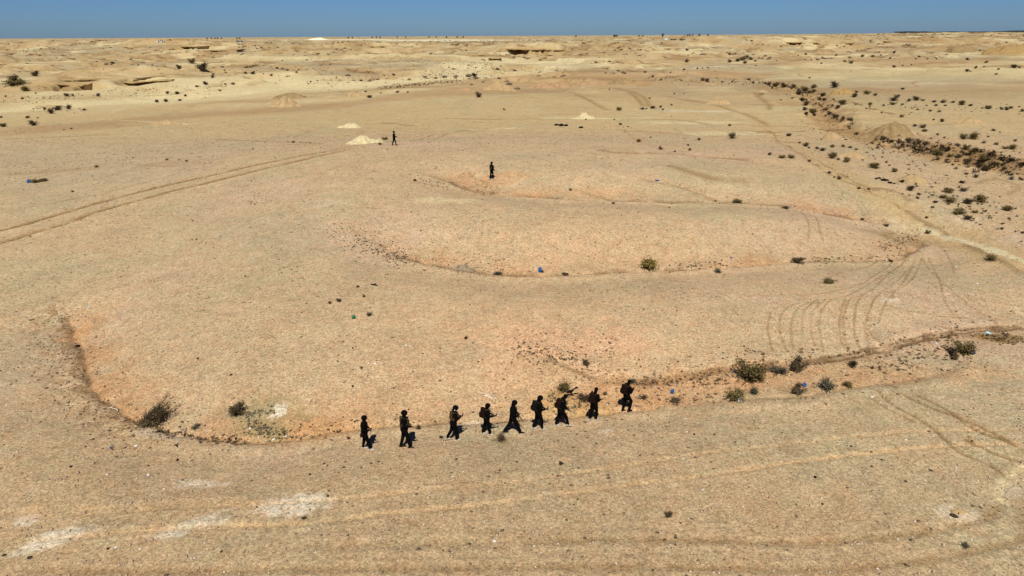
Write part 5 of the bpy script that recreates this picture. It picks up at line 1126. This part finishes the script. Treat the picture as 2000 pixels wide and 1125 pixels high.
# single rocks and black lumps that stand out
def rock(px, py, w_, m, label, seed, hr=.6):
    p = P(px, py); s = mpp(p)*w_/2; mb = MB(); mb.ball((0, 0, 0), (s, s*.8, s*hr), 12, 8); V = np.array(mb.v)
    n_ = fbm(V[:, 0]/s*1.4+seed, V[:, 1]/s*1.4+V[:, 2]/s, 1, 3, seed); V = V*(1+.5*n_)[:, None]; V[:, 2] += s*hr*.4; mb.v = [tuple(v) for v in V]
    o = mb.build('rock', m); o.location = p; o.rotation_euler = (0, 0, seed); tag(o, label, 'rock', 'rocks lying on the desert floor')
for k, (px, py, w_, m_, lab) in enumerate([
 (1838, 678, 7, 'black', 'added black lump darkening the bank crack by the right bushy shrub, upper left end'),  # black lumps added along the crack to stand for its deep shade
 (1843, 682, 8, 'black', 'added black lump darkening the bank crack by the right bushy shrub, second from the top'),
 (1849, 685, 8, 'black', 'added black lump darkening the bank crack by the right bushy shrub, third from the top'),
 (1854, 689, 7, 'black', 'added black lump darkening the bank crack by the right bushy shrub, fourth from the top'),
 (1858, 694, 7, 'black', 'added black lump darkening the bank crack by the right bushy shrub, second from the bottom'),
 (1861, 700, 7, 'black', 'added black lump darkening the bank crack by the right bushy shrub, lower end'),
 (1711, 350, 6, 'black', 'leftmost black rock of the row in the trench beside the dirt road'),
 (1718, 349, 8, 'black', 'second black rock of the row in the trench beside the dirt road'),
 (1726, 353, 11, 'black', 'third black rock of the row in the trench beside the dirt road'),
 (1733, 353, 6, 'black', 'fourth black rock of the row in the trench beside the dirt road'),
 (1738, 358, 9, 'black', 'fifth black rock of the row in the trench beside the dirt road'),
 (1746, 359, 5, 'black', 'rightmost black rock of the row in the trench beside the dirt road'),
 (1087, 245, 10, 'black', 'leftmost flat black lump on the crest of the mound'),  # flat black lumps make up the dark mark on the crest
 (1096, 246, 14, 'black', 'middle flat black lump on the crest of the mound'),
 (1106, 246, 9, 'black', 'right flat black lump on the crest of the mound'),
 (1134, 250, 9, 'black', 'outlying dark flat black lump on the crest of the mound'),
 (1592, 932, 7, 'black', 'black rock in the right foreground under the light wheel marks'), (1662, 872, 6, 'rock_dark', 'dark rock between the light wheel marks on the right'), (1876, 998, 6, 'black', 'upper black rock on the sandy mound at lower right'), (1871, 1003, 6, 'black', 'lower black rock on the sandy mound at lower right'),
 (1862, 1008, 14, 'rock_dark', 'flat dark rock at the foot of the sandy mound at lower right'), (1606, 985, 5, 'black', 'small black rock in the lower right foreground'), (1319, 1064, 5, 'rock_dark', 'dark rock at the bottom right of centre'), (1654, 953, 4, 'rock_dark', 'small dark rock right of the black rock under the wheel marks'),
 (1769, 941, 6, 'rock_dark', 'brown rock between pale scraps at the right'), (1395, 849, 5, 'rock_dark', 'leftmost dark rock above the light wheel marks right of centre'), (1356, 849, 5, 'rock_dark', 'dark rock in the pinkish foreground right of centre'), (1275, 1114, 5, 'rock_dark', 'dark rock on the bottom edge'),
 (138, 912, 6, 'rock_dark', 'dark rock at the left in the stony foreground'), (347, 899, 6, 'black', 'black rock below the left bend of the main gully'), (290, 910, 5, 'rock_dark', 'dark rock in the stony foreground left of the black rock'), (209, 868, 0, '', ''), (211, 1072, 6, 'black', 'black rock on the lower left beside white scraps'),
 (58, 1090, 10, 'rock_dark', 'dark stone slab at the lower left edge of the dust smear'), (8, 1085, 9, 'rock_dark', 'dark stone slab at the bottom left corner'), (606, 927, 5, 'black', 'black rock in the foreground below the leftmost walker'), (689, 680, 4, 'black', 'small black rock on the slope above the leftmost walker'),
 (451, 733, 6, 'rock_dark', 'round dark rock above the dark brown shrub on the left'), (886, 701, 0, '', ''), (1104, 537, 14, 'rock_dark', 'dark angular rock on the middle gully right of the blue bag'), (386, 701, 5, 'rock_dark', 'dark rock on the left slope above the leaning bush'), (981, 168, 9, 'black', 'small black box-like rock on the tan heap in the distance'),
 (502, 991, 5, 'black', 'black rock at the left tip of the grey dust patch'), (1070, 1085, 0, '', ''), (151, 677, 9, 'black', 'black rock in the left gully'), (384, 468, 4, 'rock_dark', 'dark rock on the upper left slope'), (376, 469, 3, 'rock_dark', 'smaller dark rock beside the one on the upper left slope'),
 (59, 462, 4, 'rock_dark', 'dark rock just below the left wheel track'), (376, 431, 4, 'rock_dark', 'dark rock below the wheel tracks on the left'), (479, 540, 4, 'rock_dark', 'dark rock on the left slope left of the tufts'), (822, 451, 4, 'rock_dark', 'dark rock on the mound left of the middle gully'), (918, 596, 4, 'rock_dark', 'dark rock on the open slope right of the tufts')]):
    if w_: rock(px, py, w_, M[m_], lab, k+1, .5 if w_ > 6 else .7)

# ------------------------------------------------------------------ far horizon: fence, cabins, machines, trees
def FP(px, Y_):
    d = rays([px], [70])[0]; x = d[0]/d[1]*Y_; return np.array([x, Y_, float(hgrid([x], [Y_])[0])])
def zpix(px, py, Y_):
    d = rays([px], [py])[0]; return CAM_H+d[2]/d[1]*Y_
Yw = 1250.0
mb = MB(); xs_ = []
q0, q1 = FP(1746, Yw), FP(2150, Yw*1.02); nseg = 60
o0 = q0.copy()
for k in range(nseg):
    a_ = q0+(q1-q0)*k/nseg; b_ = q0+(q1-q0)*(k+1)/nseg
    za, zb = float(hgrid([a_[0]], [a_[1]])[0]), float(hgrid([b_[0]], [b_[1]])[0]); h_ = 3.0
    for (t0, t1) in ((0, 1),):
        A0 = Vector((a_[0]-o0[0], a_[1]-o0[1], za-o0[2]-.5)); B0 = Vector((b_[0]-o0[0], b_[1]-o0[1], zb-o0[2]-.5)); U = Vector((0, 0, h_+.5)); T = Vector((0, .25, 0))
        mb.add([A0, B0, B0+U, A0+U, A0+T, B0+T, B0+U+T, A0+U+T], [(0, 1, 2, 3), (7, 6, 5, 4), (3, 2, 6, 7), (0, 3, 7, 4), (1, 5, 6, 2)])
        mb.box(A0+Vector((0, 0, 1.9)), (.5, .6, 3.8))
o = mb.build('perimeter_fence', M['wall']); o.location = o0; tag(o, 'long black fence of solid panels along the right horizon', 'fence')
def cabin(px, py, w_, d_, h_, m, label, rz=0):
    p = P(px, py); o = empty('cabin', p, rz); mb = MB(); mb.box((0, 0, h_/2), (w_, d_, h_), bev=.02); mb.build('wall', m, o)
    mb = MB(); mb.box((0, 0, h_+.12), (w_+.5, d_+.5, .22), bev=.05); mb.build('roof', m, o); mb = MB(); mb.box((w_*.2, -d_/2-.03, 1.0), (1.0, .06, 2.0), bev=.02); mb.build('door', M['wall'], o)
    tag(o, label, 'cabin', 'small cabins near the horizon')
sP = mpp(P(312, 82))
cabin(310, 82.5, 6*sP, 3, 2.1*sP, M['cabin_w'], 'left one of two white cabins on the left horizon'); cabin(318, 82.5, 5.5*sP, 3, 2.1*sP, M['cabin_w'], 'right one of two white cabins on the left horizon')
sP = mpp(P(467, 82)); cabin(464, 82, 6.5*sP, 3, 1.8*sP, M['cabin_b'], 'left one of two blue-grey cabins above the far left rise'); cabin(471.5, 82, 5.5*sP, 3, 1.8*sP, M['cabin_b'], 'right one of two blue-grey cabins above the far left rise')
sP = mpp(P(1270, 74)); 
cabin(1268, 73, 3.0*sP, 4, 1.3*sP, M['cabin_w'], 'left one of two tiny white buildings left of the lone tree on the horizon'); cabin(1275, 73.3, 4*sP, 4, 1.5*sP, M['cabin_w'], 'right one of two tiny white buildings left of the lone tree on the horizon')
# excavator
p = P(1333, 78.5); s = mpp(p); o = empty('excavator', p, 0); tag(o, 'excavator with raised rusty boom working near the horizon', 'excavator')
for sy in (-1, 1):
    mb = MB(); mb.tube([(-4.6*s, sy*1.3, .5), (1.4*s, sy*1.3, .5)], [.55, .55], 8, (.6, 1)); mb.build('track', M['machine_dark'], o)
mb = MB(); mb.box((-1.8*s, 0, 1.7), (4.6*s, 2.6, 1.4)); mb.build('body', M['machine'], o); mb = MB(); mb.box((-1.2*s, -.7, 2.7), (1.6*s, 1.2, 1.5)); cb = mb.build('cab', M['machine'], o)
mb = MB(); mb.box((-1.1*s, -1.32, 2.9), (1.2*s, .06, .8)); mb.build('window', M['glass'], cb)
mb = MB(); mb.tube([(0, 0, 1.8), (1.0*s, 0, 4.4*s), (3.4*s, 0, 9.4*s)], [.42*s, .5*s, .34*s], 6, (.7, 1.2)); mb.build('boom', M['boom'], o)
mb = MB(); mb.tube([(3.4*s, 0, 9.6*s), (4.6*s, 0, 5.0*s), (4.5*s, 0, 1.6*s)], [.5*s, .42*s, .30*s], 6, (.7, 1.2)); mb.build('dipper_arm', M['boom'], o)
mb = MB(); mb.box((4.3*s, 0, 1.0*s), (1.2*s, 1.2, 1.2*s), Matrix.Rotation(.5, 3, 'Y')); mb.build('bucket', M['machine_dark'], o)
p = P(1316, 78); s = mpp(p); o = empty('dump_truck', p, 0); tag(o, 'dark dump truck with orange load bed left of the excavator', 'truck')
mb = MB(); mb.box((1.0*s, 0, 1.0*s), (7*s, 2.4, 1.4*s)); mb.build('load_bed', M['machine'], o); mb = MB(); mb.box((-4.6*s, 0, 1.0*s), (3.0*s, 2.3, 1.7*s)); cb = mb.build('cab', M['machine_dark'], o)
mb = MB(); mb.box((-4.6*s, -1.18, 1.4*s), (1.8*s, .06, .6*s)); mb.build('window', M['glass'], cb)
for xx in (-4.6, -.5, 1.5, 3.2):
    for sy in (-1, 1): mb = MB(); mb.tube([(xx*s, sy*1.0, .45), (xx*s, sy*1.3, .45)], [.5, .5], 10, cap=False); mb.build('wheel', M['machine_dark'], o)
# spray of pale dust sheet beside the truck = pale green tarpaulin tent
p = P(1301, 77.5); s = mpp(p); o = empty('tarpaulin_shelter', p, 0); tag(o, 'pale green tarpaulin shelter left of the dump truck', 'shelter')
mb = MB(); w_, h_ = 5*s, 2.4*s; mb.add([(-w_, -2, 0), (w_, -2, 0), (w_*.5, 0, h_), (-w_*.5, 0, h_), (-w_, 2, 0), (w_, 2, 0)], [(0, 1, 2, 3), (5, 4, 3, 2), (1, 5, 2), (4, 0, 3), (4, 5, 1, 0)]); mb.build('canopy', mat('pale_green_canvas', (.42, .52, .44), .8, .1, .3), o)
mb = MB(); mb.tube([(-w_*.5, 0, 0), (-w_*.5, 0, h_)], [.06, .06], 6); mb.build('pole', M['machine_dark'], o)
# trees on the horizon
def tree_meshes(seed):
    r = random.Random(seed); tk, cr = MB(), MB()
    tk.tube([(0, 0, -.3), (.05, 0, .25), (.0, .02, .5)], [.05, .04, .025], 6, cap=False)
    for k in range(5): a_ = r.uniform(0, 6.28); tk.tube([(.0, 0, .35), (math.cos(a_)*.2, math.sin(a_)*.2, .7)], [.022, .01], 5, cap=False)
    cl = [(r.gauss(0, .17), r.gauss(0, .17), r.uniform(.40, .85)) for _ in range(16)]
    for i in range(700):
        c_ = r.choice(cl); q = Vector(c_)+Vector((r.gauss(0, .08), r.gauss(0, .08), r.gauss(0, .06))); d = Vector((r.gauss(0, 1), r.gauss(0, 1), r.gauss(0, 1))).normalized(); e = d.orthogonal(); L = .07*r.uniform(.6, 1.4)
        cr.add([q-e*L*.3, q+d*L*.5-e*L*.4, q+d*L, q+d*L*.5+e*L*.4], [(0, 1, 2, 3)])
    return tk.mesh('trunk', M['stem']), cr.mesh('crown', M['tree'])
TM = [tree_meshes(k) for k in range(3)]
tl = [(1294.5, 70.5, 3.6, 5.0, 'tallest lone tree breaking the horizon left of the excavator'), (1200.5, 70.8, 5, 3, 'left tree of the dark clump on the centre horizon'), (1205, 70.6, 3.2, 3, 'right tree of the dark clump on the centre horizon'),
      (1343, 68.6, 2.2, 1.8, 'first small tree right of the excavator boom on the horizon'), (1347, 68.4, 2.6, 2.2, 'second small tree right of the excavator boom on the horizon'), (1353, 68.4, 2.4, 2.0, 'third small tree right of the excavator boom on the horizon'), (1366, 68.4, 3.2, 2.4, 'fourth small tree right of the excavator boom on the horizon'), (1383, 68.0, 2.4, 2.2, 'rightmost small tree right of the excavator boom on the horizon')]
for k, (px, x1) in enumerate([(404, 0), (412, 0), (419, 0), (425, 0), (432, 0), (462, 0), (468, 0), (680, 0), (688, 0), (727, 0), (735, 0), (742, 0), (776, 0), (792, 0), (838, 0), (852, 0), (872, 0), (893, 0), (905, 0), (1125, 0), (1248, 0), (1256, 0)]):
    tl.append((px, 70.9+(1000-px)*.0055+(.4 if px < 1000 else 0), 2.6, 1.2, f'{["tiny dark tree", "tiny wide tree", "tiny low tree"][k % 3]} on the skyline, {ORD[k]} from the left in the distant row'))
for k, (px, py, w_, h_, lab) in enumerate(tl):
    Yt = 2600.0 if k >= 3 else 2000.0
    p = FP(px, Yt); s = Yt*.95/FPX; z = zpix(px, py, Yt); tk, cr = TM[k % 3]
    o = empty('distant_tree', (p[0], p[1], min(p[2], z)-.2)); link('trunk', tk, o); link('crown', cr, o); o.scale = (w_*s*1.4, w_*s*1.4, (h_*s+max(0, z-p[2]))*1.05)
    tag(o, lab, 'tree', 'trees along the horizon')
print('ground', NR, NC, 'objects', len(bpy.data.objects))
